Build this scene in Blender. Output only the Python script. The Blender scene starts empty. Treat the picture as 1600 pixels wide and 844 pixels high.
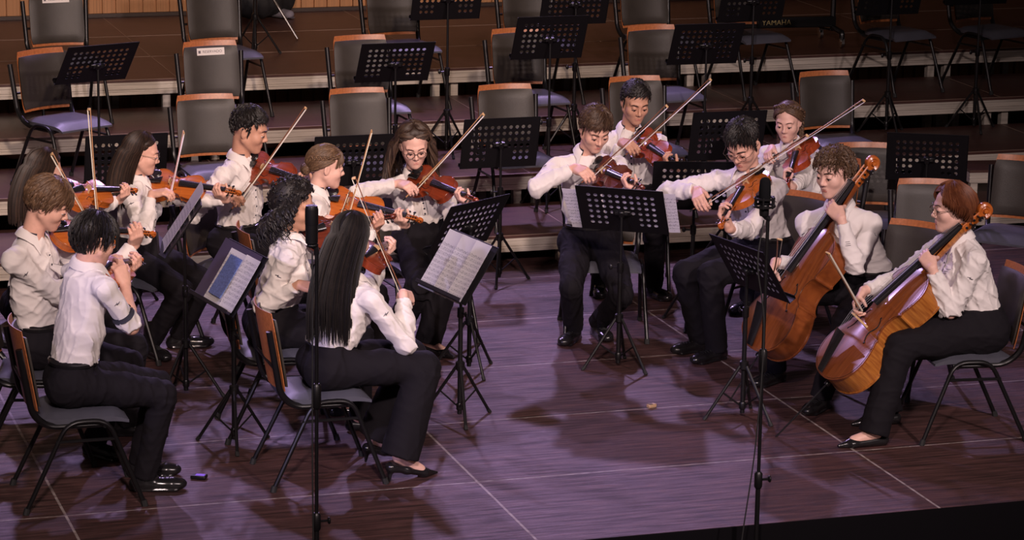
import bpy, math, random
import numpy as np
from mathutils import Matrix, Vector
random.seed(7); RNG = np.random.default_rng(11)
C = bpy.context.scene.collection
SC = bpy.context.scene
PI = math.pi

# ------------------------------------------------------------------ camera
CAM = np.array([-2.0167, -12.7458, 4.2128]); YAW, PITCH, ROLL, FPX = 0.3165, 0.2318, 0.0164, 4503.6
_f = np.array([math.sin(YAW)*math.cos(PITCH), math.cos(YAW)*math.cos(PITCH), -math.sin(PITCH)])
_r0 = np.array([math.cos(YAW), -math.sin(YAW), 0.0]); _u0 = np.cross(_r0, _f)
_r = math.cos(ROLL)*_r0 + math.sin(ROLL)*_u0; _u = -math.sin(ROLL)*_r0 + math.cos(ROLL)*_u0
HF = np.array([math.sin(YAW), math.cos(YAW), 0.0])
def A(*v): return np.array(v if len(v) > 1 else v[0], dtype=float)
def ray(px): return _f + (px[0]-800)/FPX*_r - (px[1]-422)/FPX*_u
def G(px, z=0.0):
    d = ray(px); return CAM + (z-CAM[2])/d[2]*d
def at(px, ref, dh=0.0):
    d = ray(px); t = ((np.asarray(ref)-CAM)@HF + dh)/(d@HF); return CAM + t*d
def seg(p0, px, L, sign):
    d = ray(px); d = d/np.linalg.norm(d); w = CAM-p0; b = w@d; c = w@w-L*L; D = b*b-c
    if D < 0:
        q = CAM - b*d; return p0 + (q-p0)/np.linalg.norm(q-p0)*L
    return CAM + (-b + sign*math.sqrt(D))*d
def proj(P):
    d = np.asarray(P)-CAM; z = d@_f; return (800+FPX*(d@_r)/z, 422-FPX*(d@_u)/z)
def nrm(v):
    v = np.asarray(v, float); return v/max(np.linalg.norm(v), 1e-9)
def perp(v, ax): return nrm(np.asarray(v)-ax*(np.asarray(v)@ax))
def hd(deg): return A(math.cos(math.radians(deg)), math.sin(math.radians(deg)), 0)
UP = A(0, 0, 1)

cam = bpy.data.cameras.new('camera'); co = bpy.data.objects.new('camera', cam); C.objects.link(co)
cam.sensor_width = 36; cam.lens = 36*FPX/1600; cam.clip_end = 200
M = Matrix(((_r[0], _u[0], -_f[0], CAM[0]), (_r[1], _u[1], -_f[1], CAM[1]), (_r[2], _u[2], -_f[2], CAM[2]), (0, 0, 0, 1)))
co.matrix_world = M; SC.camera = co

# ------------------------------------------------------------------ materials
MATS = {}
def mat(name, col, rough=0.5, metal=0.0, spec=0.5, noise=0.0, nscale=20.0, bump=0.0, bscale=60.0, coat=0.0, col2=None, stretch=(1, 1, 1), sheen=0.0):
    if name in MATS: return MATS[name]
    m = bpy.data.materials.new(name); m.use_nodes = True; nt = m.node_tree; b = nt.nodes['Principled BSDF']
    b.inputs['Base Color'].default_value = (*col, 1); b.inputs['Roughness'].default_value = rough
    b.inputs['Metallic'].default_value = metal; b.inputs['Specular IOR Level'].default_value = spec
    b.inputs['Coat Weight'].default_value = coat; b.inputs['Coat Roughness'].default_value = 0.24
    if sheen: b.inputs['Sheen Weight'].default_value = sheen
    if noise or bump:
        tc = nt.nodes.new('ShaderNodeTexCoord'); mp = nt.nodes.new('ShaderNodeMapping'); mp.inputs['Scale'].default_value = stretch
        nt.links.new(tc.outputs['Object'], mp.inputs['Vector'])
    if noise:
        n = nt.nodes.new('ShaderNodeTexNoise'); n.inputs['Scale'].default_value = nscale; n.inputs['Detail'].default_value = 5
        nt.links.new(mp.outputs['Vector'], n.inputs['Vector'])
        r = nt.nodes.new('ShaderNodeMapRange'); r.inputs['From Min'].default_value = .3; r.inputs['From Max'].default_value = .7
        nt.links.new(n.outputs['Fac'], r.inputs['Value'])
        mx = nt.nodes.new('ShaderNodeMix'); mx.data_type = 'RGBA'
        c2 = col2 if col2 else tuple(c*(1-noise) for c in col)
        mx.inputs['A'].default_value = (*col, 1); mx.inputs['B'].default_value = (*c2, 1)
        nt.links.new(r.outputs['Result'], mx.inputs['Factor']); nt.links.new(mx.outputs['Result'], b.inputs['Base Color'])
    if bump:
        n2 = nt.nodes.new('ShaderNodeTexNoise'); n2.inputs['Scale'].default_value = bscale; n2.inputs['Detail'].default_value = 3
        nt.links.new(mp.outputs['Vector'], n2.inputs['Vector'])
        bp = nt.nodes.new('ShaderNodeBump'); bp.inputs['Strength'].default_value = bump; bp.inputs['Distance'].default_value = .004
        nt.links.new(n2.outputs['Fac'], bp.inputs['Height']); nt.links.new(bp.outputs['Normal'], b.inputs['Normal'])
    MATS[name] = m; return m
MBLACK = mat('black_metal', (.006, .0055, .006), .36, 0, .4)
MSTAND = mat('black_stand_metal', (.0045, .004, .005), .5, 0, .25)
MRUB = mat('black_rubber', (.01, .01, .01), .7)
MCHROME = mat('worn_chrome', (.55, .53, .5), .3, 1)
MGREY = mat('grey_vinyl', (.040, .033, .027), .45, 0, .45, noise=.2, nscale=9, bump=.25, bscale=300)
MSEAT = mat('blue_grey_vinyl', (.075, .075, .095), .42, 0, .5, noise=.2, nscale=9, bump=.2, bscale=300)
MCHW = mat('orange_plywood', (.46, .15, .048), .38, 0, .5, noise=.35, nscale=7, stretch=(1, 9, 9))
MALU = mat('aluminium_frame', (.68, .61, .52), .42, .25, .5, noise=.35, nscale=6, stretch=(.4, 4, 6))
MDECK = mat('dark_brown_deck', (.080, .034, .028), .40, 0, .5, noise=.35, nscale=4, stretch=(1, 5, 1), bump=.15, bscale=90)
MPAPER = None
MSHIRT = mat('white_shirt_cotton', (.74, .69, .66), .85, 0, .2, bump=.12, bscale=500, sheen=.1)
MSHIRTD = mat('dark_collar_lining', (.03, .03, .045), .8)
MTHREAD = mat('dark_thread', (.09, .085, .1), .8)
MPANT = mat('black_trouser_cloth', (.0075, .006, .0085), .85, 0, .2, bump=.15, bscale=400)
MSHOE = mat('black_shoe_leather', (.010, .009, .010), .22, 0, .6)
MSKIN = {}
def skin(name, col): MSKIN[name] = mat('skin_'+name, col, .5, 0, .4, noise=.12, nscale=40)
skin('light', (.72, .41, .31)); skin('tan', (.58, .31, .21)); skin('fair', (.76, .46, .37))
MLIP = mat('lips', (.42, .13, .11), .45)
MEYEW = mat('eye_white', (.6, .55, .52), .25); MIRIS = mat('dark_iris', (.02, .012, .009), .2)
MGLASS = mat('spectacle_frame', (.25, .2, .15), .25, .9); MGLASSD = mat('dark_spectacle_frame', (.02, .012, .012), .3)
MEBONY = mat('ebony', (.012, .011, .012), .25); MMAPLE = mat('bridge_maple', (.62, .40, .2), .5)
MSTRING = mat('steel_string', (.22, .22, .25), .4, 1)
MHORSE = mat('bow_hair', (.75, .70, .58), .6); MSTICK = mat('pernambuco_stick', (.16, .055, .022), .35); MSTICKL = mat('pale_bow_stick', (.42, .22, .1), .35)
def varnish(name, c1, c2):
    return mat(name, c1, .28, 0, .5, noise=.5, nscale=6, col2=c2, stretch=(1.2, 14, 3), coat=.5)
V_OR = varnish('orange_varnish', (.50, .135, .022), (.36, .085, .014))
V_RE = varnish('red_brown_varnish', (.27, .045, .014), (.18, .027, .009))
V_DK = varnish('dark_red_varnish', (.15, .028, .012), (.09, .016, .008))
V_RD = varnish('bright_red_varnish', (.38, .062, .018), (.24, .036, .011))
V_CE = varnish('chestnut_varnish', (.26, .072, .018), (.16, .04, .011))
MCRIB = mat('flamed_maple', (.50, .19, .035), .3, 0, .5, noise=.6, nscale=5, col2=(.24, .065, .012), stretch=(14, 14, 1.5), coat=.5)

# ------------------------------------------------------------------ mesh helpers
class MB:
    def __init__(s): s.v = []; s.f = []; s.m = []
    def add(s, vs, fs, mi=0):
        o = len(s.v); s.v.extend([tuple(map(float, p)) for p in vs]); s.f.extend([tuple(i+o for i in f) for f in fs]); s.m.extend([mi]*len(fs))
    def box(s, c, sz, R=None, bev=0.0, mi=0):
        x, y, z = [k/2 for k in sz]; vs = []; 
        if bev <= 0:
            vs = [(a, b, c2) for a in (-x, x) for b in (-y, y) for c2 in (-z, z)]
            fs = [(0, 1, 3, 2), (4, 6, 7, 5), (0, 4, 5, 1), (2, 3, 7, 6), (0, 2, 6, 4), (1, 5, 7, 3)]
        else:
            b = min(bev, x*.99, y*.99, z*.99); idx = {}
            for sx in (-1, 1):
                for sy in (-1, 1):
                    for sz_ in (-1, 1):
                        for ax in range(3):
                            p = [sx*(x-b), sy*(y-b), sz_*(z-b)]; p[ax] = (sx*x, sy*y, sz_*z)[ax]
                            idx[(sx, sy, sz_, ax)] = len(vs); vs.append(tuple(p))
            fs = []
            q = ((-1, -1), (1, -1), (1, 1), (-1, 1))
            for ax in range(3):
                for sg in (-1, 1):
                    fc = []
                    for a, b2 in q:
                        k = [0, 0, 0]; k[ax] = sg; k[(ax+1) % 3] = a; k[(ax+2) % 3] = b2; fc.append(idx[(*k, ax)])
                    fs.append(tuple(fc if sg > 0 else fc[::-1]))
            for ax in range(3):          # edge bevels along axis ax
                o1, o2 = (ax+1) % 3, (ax+2) % 3
                for a in (-1, 1):
                    for b2 in (-1, 1):
                        k0 = [0, 0, 0]; k0[o1] = a; k0[o2] = b2; k1 = list(k0); k0[ax] = -1; k1[ax] = 1
                        fc = [idx[(*k0, o1)], idx[(*k1, o1)], idx[(*k1, o2)], idx[(*k0, o2)]]
                        fs.append(tuple(fc if a*b2 < 0 else fc[::-1]))
            for sx in (-1, 1):
                for sy in (-1, 1):
                    for sz_ in (-1, 1):
                        fc = [idx[(sx, sy, sz_, k)] for k in range(3)]; fs.append(tuple(fc if sx*sy*sz_ > 0 else fc[::-1]))
        vs = np.array(vs)
        if R is not None: vs = vs@np.asarray(R).T
        s.add(vs+np.asarray(c), fs, mi)
    def tube(s, pts, r, n=8, cap=True, mi=0, flat=1.0, closed=False, u0=None):
        pts = np.asarray(pts, float); k = len(pts); rr = np.full(k, r) if np.isscalar(r) else np.asarray(r, float)
        if closed: t = np.roll(pts, -1, 0)-np.roll(pts, 1, 0)
        else: t = np.gradient(pts, axis=0)
        t = t/np.maximum(np.linalg.norm(t, axis=1, keepdims=True), 1e-9)
        if u0 is None: u0 = A(0, 0, 1) if abs(t[0][2]) < .9 else A(1, 0, 0)
        u = perp(u0, t[0]); vs = []
        a = np.linspace(0, 2*PI, n, endpoint=False)
        for i in range(k):
            u = u - t[i]*(u@t[i]); u = u/max(np.linalg.norm(u), 1e-9); w = np.cross(t[i], u)
            vs.append(pts[i] + rr[i]*(np.cos(a)[:, None]*u*flat + np.sin(a)[:, None]*w))
        vs = np.concatenate(vs); fs = []
        for i in range(k if closed else k-1):
            i2 = (i+1) % k
            for j in range(n):
                j2 = (j+1) % n; fs.append((i*n+j, i*n+j2, i2*n+j2, i2*n+j))
        if cap and not closed: fs.append(tuple(range(n))[::-1]); fs.append(tuple((k-1)*n+j for j in range(n)))
        s.add(vs, fs, mi)
    def lathe(s, prof, n=20, R=None, c=(0, 0, 0), mi=0):
        a = np.linspace(0, 2*PI, n, endpoint=False); vs = []
        for r, z in prof:
            for q in a: vs.append((r*math.cos(q), r*math.sin(q), z))
        vs = np.array(vs)
        if R is not None: vs = vs@np.asarray(R).T
        fs = []
        for i in range(len(prof)-1):
            for j in range(n): fs.append((i*n+j, i*n+(j+1) % n, (i+1)*n+(j+1) % n, (i+1)*n+j))
        fs.append(tuple(range(n))[::-1]); fs.append(tuple((len(prof)-1)*n+j for j in range(n)))
        s.add(vs+np.asarray(c), fs, mi)
    def ell(s, c, rad, R=None, n=12, m=8, mi=0):
        vs = [(0, 0, 1)]
        for i in range(1, m):
            t = PI*i/m
            for j in range(n): p = 2*PI*j/n; vs.append((math.sin(t)*math.cos(p), math.sin(t)*math.sin(p), math.cos(t)))
        vs.append((0, 0, -1)); vs = np.array(vs)*np.asarray(rad)
        if R is not None: vs = vs@np.asarray(R).T
        fs = [(0, 1+j, 1+(j+1) % n) for j in range(n)]
        for i in range(m-2):
            for j in range(n): a = 1+i*n; fs.append((a+j, a+n+j, a+n+(j+1) % n, a+(j+1) % n))
        L = len(vs)-1; a = 1+(m-2)*n; fs += [(a+j, L, a+(j+1) % n) for j in range(n)]
        s.add(vs+np.asarray(c), fs, mi)
    def grid(s, P, mi=0, flip=False):
        P = np.asarray(P); a, b = P.shape[:2]; fs = []
        for i in range(a-1):
            for j in range(b-1):
                f = (i*b+j, (i+1)*b+j, (i+1)*b+j+1, i*b+j+1); fs.append(f[::-1] if flip else f)
        s.add(P.reshape(-1, 3), fs, mi)
    def mesh(s, name, mats, sharp=40):
        me = bpy.data.meshes.new(name); me.from_pydata(s.v, [], s.f)
        for m in (mats if isinstance(mats, (list, tuple)) else [mats]): me.materials.append(m)
        if len(me.materials) > 1: me.polygons.foreach_set('material_index', s.m)
        me.polygons.foreach_set('use_smooth', [True]*len(s.f)); me.update()
        if sharp: me.set_sharp_from_angle(angle=math.radians(sharp))
        return me
def obj(name, me, parent=None, loc=None, props=None):
    o = bpy.data.objects.new(name, me); C.objects.link(o)
    if parent is not None: o.parent = parent
    if loc is not None: o.location = tuple(map(float, loc))
    return o
def part(name, mb, m, parent, sharp=40, loc=None, label=None):
    o = obj(name, mb.mesh(name, m, sharp) if isinstance(mb, MB) else mb, parent, loc)
    if label: o['label'] = label
    return o
def tag(o, label, cat, group=None, kind=None):
    o['label'] = label; o['category'] = cat
    if group: o['group'] = group
    if kind: o['kind'] = kind
    return o
def thing(name, label, cat, loc=(0, 0, 0), rz=0.0, group=None):
    o = bpy.data.objects.new(name, None); C.objects.link(o); o.location = tuple(map(float, loc)); o.rotation_euler = (0, 0, rz)
    o.empty_display_size = .1
    return tag(o, label, cat, group)
def dup(root, loc, rz, label, group=None, rot=None):
    r = root.copy(); C.objects.link(r); r.location = tuple(map(float, loc)); r.rotation_euler = rot if rot is not None else (0, 0, rz); r['label'] = label
    if group: r['group'] = group
    for ch in list(root.children):
        c = ch.copy(); C.objects.link(c); c.parent = r
        for g in list(ch.children):
            d = g.copy(); C.objects.link(d); d.parent = c
    return r
def struct(name, mb, m, sharp=40):
    o = obj(name, mb.mesh(name, m, sharp)); o['kind'] = 'structure'; return o
def rounded(pts, rad, n=6):
    pts = [np.asarray(p, float) for p in pts]; out = [pts[0]]
    for i in range(1, len(pts)-1):
        a, b, c = pts[i-1], pts[i], pts[i+1]; la, lc = np.linalg.norm(a-b), np.linalg.norm(c-b); r = min(rad, la*.48, lc*.48)
        p, q = b+(a-b)/la*r, b+(c-b)/lc*r
        for t in np.linspace(0, 1, n): out.append((1-t)**2*p+2*t*(1-t)*b+t*t*q)
    out.append(pts[-1]); return np.array(out)
def text_mesh(txt, size, m, extrude=0.0004):
    cu = bpy.data.curves.new('lettering', 'FONT'); cu.body = txt; cu.size = size; cu.align_x = 'CENTER'; cu.align_y = 'CENTER'; cu.extrude = extrude
    o = bpy.data.objects.new('tmp', cu); C.objects.link(o); dg = bpy.context.evaluated_depsgraph_get()
    me = bpy.data.meshes.new_from_object(o.evaluated_get(dg)); bpy.data.objects.remove(o); me.materials.clear(); me.materials.append(m); return me
# ------------------------------------------------------------------ organic surfaces: blended implicit shapes -> one continuous mesh
class S:
    def __init__(s): s.p = []
    def _a(s, fn, lo, hi, k, op): s.p.append((fn, np.asarray(lo, float), np.asarray(hi, float), k, op))
    def cone(s, p0, p1, r0, r1, k=.012, op='u'):
        p0, p1 = np.asarray(p0, np.float32), np.asarray(p1, np.float32); ax = p1-p0; L2 = max(float(ax@ax), 1e-10)
        def fn(P):
            q = P-p0; t = np.clip(q@ax/L2, 0, 1); return np.sqrt(((q-t[..., None]*ax)**2).sum(-1))-(r0+(r1-r0)*t)
        r = max(r0, r1); s._a(fn, np.minimum(p0, p1)-r, np.maximum(p0, p1)+r, k, op)
    def sph(s, c, r, k=.012, op='u'): s.cone(c, np.asarray(c)+1e-4, r, r, k, op)
    def ell(s, c, R, rad, k=.012, op='u'):      # R rows = local axes
        c = np.asarray(c, np.float32); R = np.asarray(R, np.float32); rad = np.asarray(rad, np.float32)
        def fn(P):
            q = (P-c)@R.T; a = np.sqrt(((q/rad)**2).sum(-1)); b = np.sqrt(((q/rad**2)**2).sum(-1)); return a*(a-1)/np.maximum(b, 1e-6)
        e = np.sqrt(((R.T*rad)**2).sum(1)); s._a(fn, c-e, c+e, k, op)
    def econe(s, p0, p1, u, r0, r1, k=.02, op='u'):   # elliptic: r=(lateral,depth)
        p0, p1 = np.asarray(p0, np.float32), np.asarray(p1, np.float32); ax = p1-p0; L = float(np.linalg.norm(ax)); ax = ax/L
        u = perp(u, ax).astype(np.float32); w = np.cross(ax, u).astype(np.float32)
        def fn(P):
            q = P-p0; s_ = q@ax; t = np.clip(s_/L, 0, 1); a = r0[0]+(r1[0]-r0[0])*t; b = r0[1]+(r1[1]-r0[1])*t
            qa = s_-t*L; m = np.minimum(a, b); k0 = np.sqrt((q@u/a)**2+(q@w/b)**2+(qa/m)**2)
            k1 = np.sqrt((q@u/a**2)**2+(q@w/b**2)**2+(qa/m**2)**2); return k0*(k0-1)/np.maximum(k1, 1e-6)
        r = max(*r0, *r1); s._a(fn, np.minimum(p0, p1)-r, np.maximum(p0, p1)+r, k, op)
    def ccone(s, p0, p1, r0, r1, k=.012, op='u', rnd=.004):       # flat-ended
        p0, p1 = np.asarray(p0, np.float32), np.asarray(p1, np.float32); ax = p1-p0; L = float(np.linalg.norm(ax)); ax = ax/L
        def fn(P):
            q = P-p0; s_ = q@ax; t = np.clip(s_/L, 0, 1); rad = np.sqrt(np.maximum((q*q).sum(-1)-s_*s_, 0)); dr = rad-(r0+(r1-r0)*t)+rnd; da = np.maximum(-s_, s_-L)+rnd
            return np.sqrt(np.maximum(dr, 0)**2+np.maximum(da, 0)**2)+np.minimum(np.maximum(dr, da), 0)-rnd
        r = max(r0, r1); s._a(fn, np.minimum(p0, p1)-r, np.maximum(p0, p1)+r, k, op)
    def half(s, p, n, lo, hi, k=.004):      # cut away the side n points to, within a box
        p = np.asarray(p, np.float32); n = np.asarray(n, np.float32); s._a(lambda P: -((P-p)@n), lo, hi, k, 's')
    def blend(s, d, v, k, op):
        if op == 'u': h = np.maximum(k-np.abs(d-v), 0)/k; return np.minimum(d, v)-h*h*k*.25
        v = -v; h = np.maximum(k-np.abs(d-v), 0)/k; return np.maximum(d, v)+h*h*k*.25
    def ev(s, P):
        d = np.full(P.shape[:-1], .06, np.float32)
        for fn, lo, hi, k, op in s.p: d = s.blend(d, fn(P), k, op)
        return d
    def march(s, o, d, n=26):
        o = np.array(o, np.float32); d = np.asarray(d, np.float32)
        for _ in range(n): o = o+d*(s.ev(o)*.8)[..., None]
        return o
    def mesh(s, name, vox, disp=None):
        lo = np.min([p[1] for p in s.p if p[4] == 'u'], 0)-.02; hi = np.max([p[2] for p in s.p if p[4] == 'u'], 0)+.02
        B = 8; bs = B*vox; nb = np.ceil((hi-lo)/bs).astype(int)+1; N = nb*B
        gx = [lo[i]+bs*(np.arange(nb[i])+.5) for i in range(3)]
        cen = np.stack(np.meshgrid(*gx, indexing='ij'), -1).reshape(-1, 3).astype(np.float32)
        def run(pts, half, shape):
            d = np.full(pts.shape[:-1], .06, np.float32); bc = shape
            for fn, l, h, k, op in s.p:
                mg = half+.03
                ix = np.nonzero(((bc > l-mg) & (bc < h+mg)).all(1))[0]
                if len(ix): d[ix] = s.blend(d[ix], fn(pts[ix]), k, op)
            return d
        # coarse pass (no culling finer than centre)
        dc = run(cen, bs*.5+.03, cen); act = np.nonzero(np.abs(dc) < bs*.9+.008)[0]
        D = np.repeat(np.repeat(np.repeat(dc.reshape(nb), B, 0), B, 1), B, 2).copy()
        off = (np.arange(B)+.5-B/2)*vox; og = np.stack(np.meshgrid(off, off, off, indexing='ij'), -1).reshape(-1, 3).astype(np.float32)
        ac = cen[act]; pts = ac[:, None]+og[None]; d = run(pts, bs*.5, ac)
        if disp is not None: d = d+disp(pts).astype(np.float32)
        bi = np.stack(np.unravel_index(act, nb), -1)*B; li = np.stack(np.meshgrid(*[np.arange(B)]*3, indexing='ij'), -1).reshape(-1, 3)
        gi = (bi[:, None]+li[None]).reshape(-1, 3); st = np.array([N[1]*N[2], N[2], 1]); fl = gi@st; Df = D.reshape(-1); Df[fl] = d.reshape(-1)
        ok = (gi < N-1).all(1); gi = gi[ok]; fl = fl[ok]
        cor = np.array([[i, j, k] for i in (0, 1) for j in (0, 1) for k in (0, 1)]); co_ = cor@st
        v8 = Df[fl[:, None]+co_]; sg = v8 < 0; mix = sg.any(1) & ~sg.all(1); gi = gi[mix]; fl = fl[mix]; v8 = v8[mix]; sg = sg[mix]
        acc = np.zeros((len(fl), 3)); cnt = np.zeros(len(fl))
        for a in range(8):
            for b in range(a+1, 8):
                if np.abs(cor[a]-cor[b]).sum() == 1:
                    m = sg[:, a] != sg[:, b]; t = np.where(m, v8[:, a]/np.where(m, v8[:, a]-v8[:, b], 1), 0)[:, None]
                    acc += np.where(m[:, None], cor[a]+t*(cor[b]-cor[a]), 0); cnt += m
        V = lo+(gi+acc/cnt[:, None]+.5)*vox
        idx = np.full(Df.shape, -1, np.int32); idx[fl] = np.arange(len(fl)); F = []
        for ax, (c1, b_, c_) in enumerate(((4, 1, 2), (2, 2, 0), (1, 0, 1))):
            m = sg[:, 0] != sg[:, c1]; f = fl[m]; g = gi[m]; m2 = (g[:, b_] > 0) & (g[:, c_] > 0); f = f[m2]; s0 = sg[m, 0][m2]
            q = np.stack([idx[f], idx[f-st[b_]], idx[f-st[b_]-st[c_]], idx[f-st[c_]]], 1); g2 = (q >= 0).all(1); q = q[g2]; s0 = s0[g2]
            q[~s0] = q[~s0][:, ::-1]; F.append(q[:, ::-1])
        F = np.concatenate(F) if F else np.zeros((0, 4), int)
        a, b, c, e = (V[F[:, i]] for i in range(4)); vol = (a*np.cross(b, c)).sum()+(a*np.cross(c, e)).sum()
        return V, (F if vol > 0 else F[:, ::-1])
def npmesh(name, V, F, m, base=(0, 0, 0)):
    me = bpy.data.meshes.new(name); V = np.asarray(V)-np.asarray(base); n = F.shape[1]
    me.vertices.add(len(V)); me.vertices.foreach_set('co', V.astype(np.float32).ravel())
    me.loops.add(F.size); me.loops.foreach_set('vertex_index', F.astype(np.int32).ravel())
    me.polygons.add(len(F)); me.polygons.foreach_set('loop_start', np.arange(0, F.size, n, dtype=np.int32)); me.polygons.foreach_set('loop_total', np.full(len(F), n, np.int32))
    me.polygons.foreach_set('use_smooth', np.ones(len(F), bool)); me.update(calc_edges=True); me.validate()
    for q in (m if isinstance(m, (list, tuple)) else [m]): me.materials.append(q)
    return me
# ------------------------------------------------------------------ bowed instruments
def catmull(pts, n=5):
    pts = np.array(pts, float); P = np.vstack([2*pts[0]-pts[1], pts, 2*pts[-1]-pts[-2]]); out = []
    for i in range(1, len(P)-2):
        for t in np.linspace(0, 1, n, endpoint=False):
            a, b, c, d = P[i-1:i+3]; out.append(.5*((2*b)+(c-a)*t+(2*a-5*b+4*c-d)*t*t+(3*b-a-3*c+d)*t**3))
    out.append(pts[-1]); return np.array(out)
_lo = catmull([(0, 0), (2, 24), (10, 52), (30, 83), (55, 99), (80, 104), (105, 100), (130, 89), (146, 80), (153, 81)])
_mid = catmull([(156, 79), (163, 67), (178, 58), (195, 55.5), (212, 58), (226, 66), (233, 75)])
_up = catmull([(236, 76), (242, 73), (262, 79), (290, 84), (312, 81), (332, 68), (346, 48), (353, 27), (356, 0)])
OUTL = np.vstack([_lo, _mid, _up])/1000.0
def fiddle_proto(cello=False):
    K = 2.12 if cello else 1.0; o = OUTL*K; rib = .113 if cello else .030; arch = .026 if cello else .014; th = .005*(1.6 if cello else 1)
    L = .356*K; D = {}
    def plate(sgn, inset=1.0):
        xs, w = o[:, 0], o[:, 1]; cols = np.linspace(-1, 1, 15); P = np.zeros((len(xs), 15, 3))
        for i, (x, y) in enumerate(zip(xs, w)):
            e = math.sin(min(1, min(x, L-x)/(L*.5)*1.02)*PI/2)**.6
            for j, c in enumerate(cols):
                P[i, j] = (x, c*y, sgn*(th+arch*e*(math.cos(c*PI)*.5+.5)**.8 if abs(c) < 1 else th))
        return P
    mb = MB(); T = plate(1); mb.grid(T)
    edge = np.vstack([o, (o*[1, -1])[::-1]]); n = len(edge)
    ring0 = np.c_[edge, np.full(n, th)]; ring1 = np.c_[edge, np.full(n, -.0005)]
    def strip(m, a, b, closed=True, mi=0):
        k = len(a); m.add(np.vstack([a, b]), [(i, (i+1) % k, k+(i+1) % k, k+i) for i in range(k)], mi)
    strip(mb, ring1, ring0)
    cx = L*.5; ins = edge.copy(); ins[:, 1] *= .972; ins[:, 0] = cx+(ins[:, 0]-cx)*.985
    strip(mb, np.c_[ins, np.full(n, -.0005)], ring1); D['top_plate'] = (mb, 0)
    mb = MB(); strip(mb, np.c_[ins, np.full(n, -rib)], np.c_[ins, np.full(n, 0)]); D['ribs'] = (mb, 1)
    mb = MB(); Bk = plate(-1)*[1, 1, 1]; Bk[..., 2] -= rib; mb.grid(Bk, flip=True); strip(mb, np.c_[edge, np.full(n, -rib-th)], np.c_[edge, np.full(n, -rib+.0005)])
    strip(mb, np.c_[edge, np.full(n, -rib+.0005)], np.c_[ins, np.full(n, -rib+.0005)]); D['back_plate'] = (mb, 1)
    # purfling line near the edge
    mb = MB(); pf = edge.copy(); pf[:, 1] *= .964; pf[:, 0] = cx+(pf[:, 0]-cx)*.978; mb.tube(np.c_[pf, np.full(n, th+.0006*K+arch*.01)], .0005*K, 4, closed=True); D['purfling'] = (mb, 4)
    nut = L+(.28 if cello else .130); zb = (arch+th)+(.085 if cello else .033); zn = (.030 if cello else .016)
    # neck + heel
    mb = MB(); w0, w1 = (.032, .026) if cello else (.0165, .0125); hd_ = (.05 if cello else .018)
    P = []
    for t in np.linspace(0, 1, 10):
        x = L-.012*K+t*(nut-L+.012*K); w = w0+(w1-w0)*t; dep = hd_*(.9 if t > .2 else .9+(rib/hd_)*.9*(1-t/.2)**2); zt = zn-.004*K+ (0.012*K if False else 0)*(1-t)
        P.append([(x, w*math.cos(a), zt-dep*max(0, math.sin(a))) for a in np.linspace(0, PI, 9)])
    mb.grid(np.array(P)); mb.add([p for p in P[-1]], [tuple(range(9))]); D['neck'] = (mb, 1)
    # scroll: pegbox cheeks and volute
    mb = MB(); pl = (.115 if cello else .062); mb2 = []
    for sy in (-1, 1):
        mb.box((nut+pl*.5, sy*w1*.72, zn-.018*K*.8), (pl*1.05, w1*.42, .020*K), Matrix.Rotation(.12, 3, 'Y'), .002*K)
    mb.box((nut+pl*.5, 0, zn-.029*K*.8), (pl*1.05, w1*1.5, .006*K), Matrix.Rotation(.12, 3, 'Y'), .001*K)
    sp = []; rr = []; R0 = .0175*K; cxs, czs = nut+pl+.014*K, zn-.020*K
    for t in np.linspace(0, 1, 44):
        ang = -2.2+t*4.6*PI*.95; r = R0*(1-t*.82); sp.append((cxs-r*math.cos(ang)*-1*.95, 0, czs+r*math.sin(ang)*.95)); rr.append((.0072-.0028*t)*K)
    mb.tube(np.array(sp), rr, 8, u0=A(0, 1, 0), flat=1.55)
    mb.lathe([(.0035*K, -w1*1.25), (.005*K, -w1*1.2), (.005*K, w1*1.2), (.0035*K, w1*1.25)], 10, Matrix.Rotation(PI/2, 3, 'X'), (cxs, 0, czs)); D['scroll'] = (mb, 2)
    # fingerboard
    mb = MB(); fb0 = nut-(.58 if cello else .268); P = []
    for t in np.linspace(0, 1, 8):
        x = fb0+t*(nut-fb0); w = (.031 if cello else .021)*(1-t)+w1*t; z = (zb-.014*K)*(1-t)*.82+(zn+.001)*t+.18*(1-t)*zn
        P.append([(x, w*math.cos(a), z+.007*K*math.sin(a)) for a in np.linspace(0, PI, 7)]+[(x, -w, z-.005*K), (x, w, z-.005*K), (x, w, z)])
    mb.grid(np.array(P)); mb.add(P[0], [tuple(range(10))]); mb.add(P[-1], [tuple(range(10))[::-1]]); mb.box((nut+.002*K, 0, zn+.003*K), (.005*K, w1*2, .009*K)); D['fingerboard'] = (mb, 3)
    xb = L-.195*K; hw = (.045 if cello else .0205); zt = arch+th*.8; mb = MB()
    prof = [(-hw, zt-.002), (-hw*.55, zt-.002), (-hw*.4, zt+(zb-zt)*.3), (hw*.4, zt+(zb-zt)*.3), (hw*.55, zt-.002), (hw, zt-.002), (hw*.72, zt+(zb-zt)*.45), (hw*.9, zb-.004*K), (0, zb+.003*K), (-hw*.9, zb-.004*K), (-hw*.72, zt+(zb-zt)*.45)]
    k = len(prof); a_ = [(xb-.003*K, y, z) for y, z in prof]; b_ = [(xb+.002*K, y, z) for y, z in prof]
    mb.add(a_+b_, [(i, (i+1) % k, k+(i+1) % k, k+i) for i in range(k)]+[(0, 1, 2, 10), (2, 3, 6, 7, 8, 9, 10), (3, 4, 5, 6)]+[(k+10, k+2, k+1, k), (k+10, k+9, k+8, k+7, k+6, k+3, k+2), (k+6, k+5, k+4, k+3)]); D['bridge'] = (mb, 5)
    mb = MB(); P = []
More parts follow.
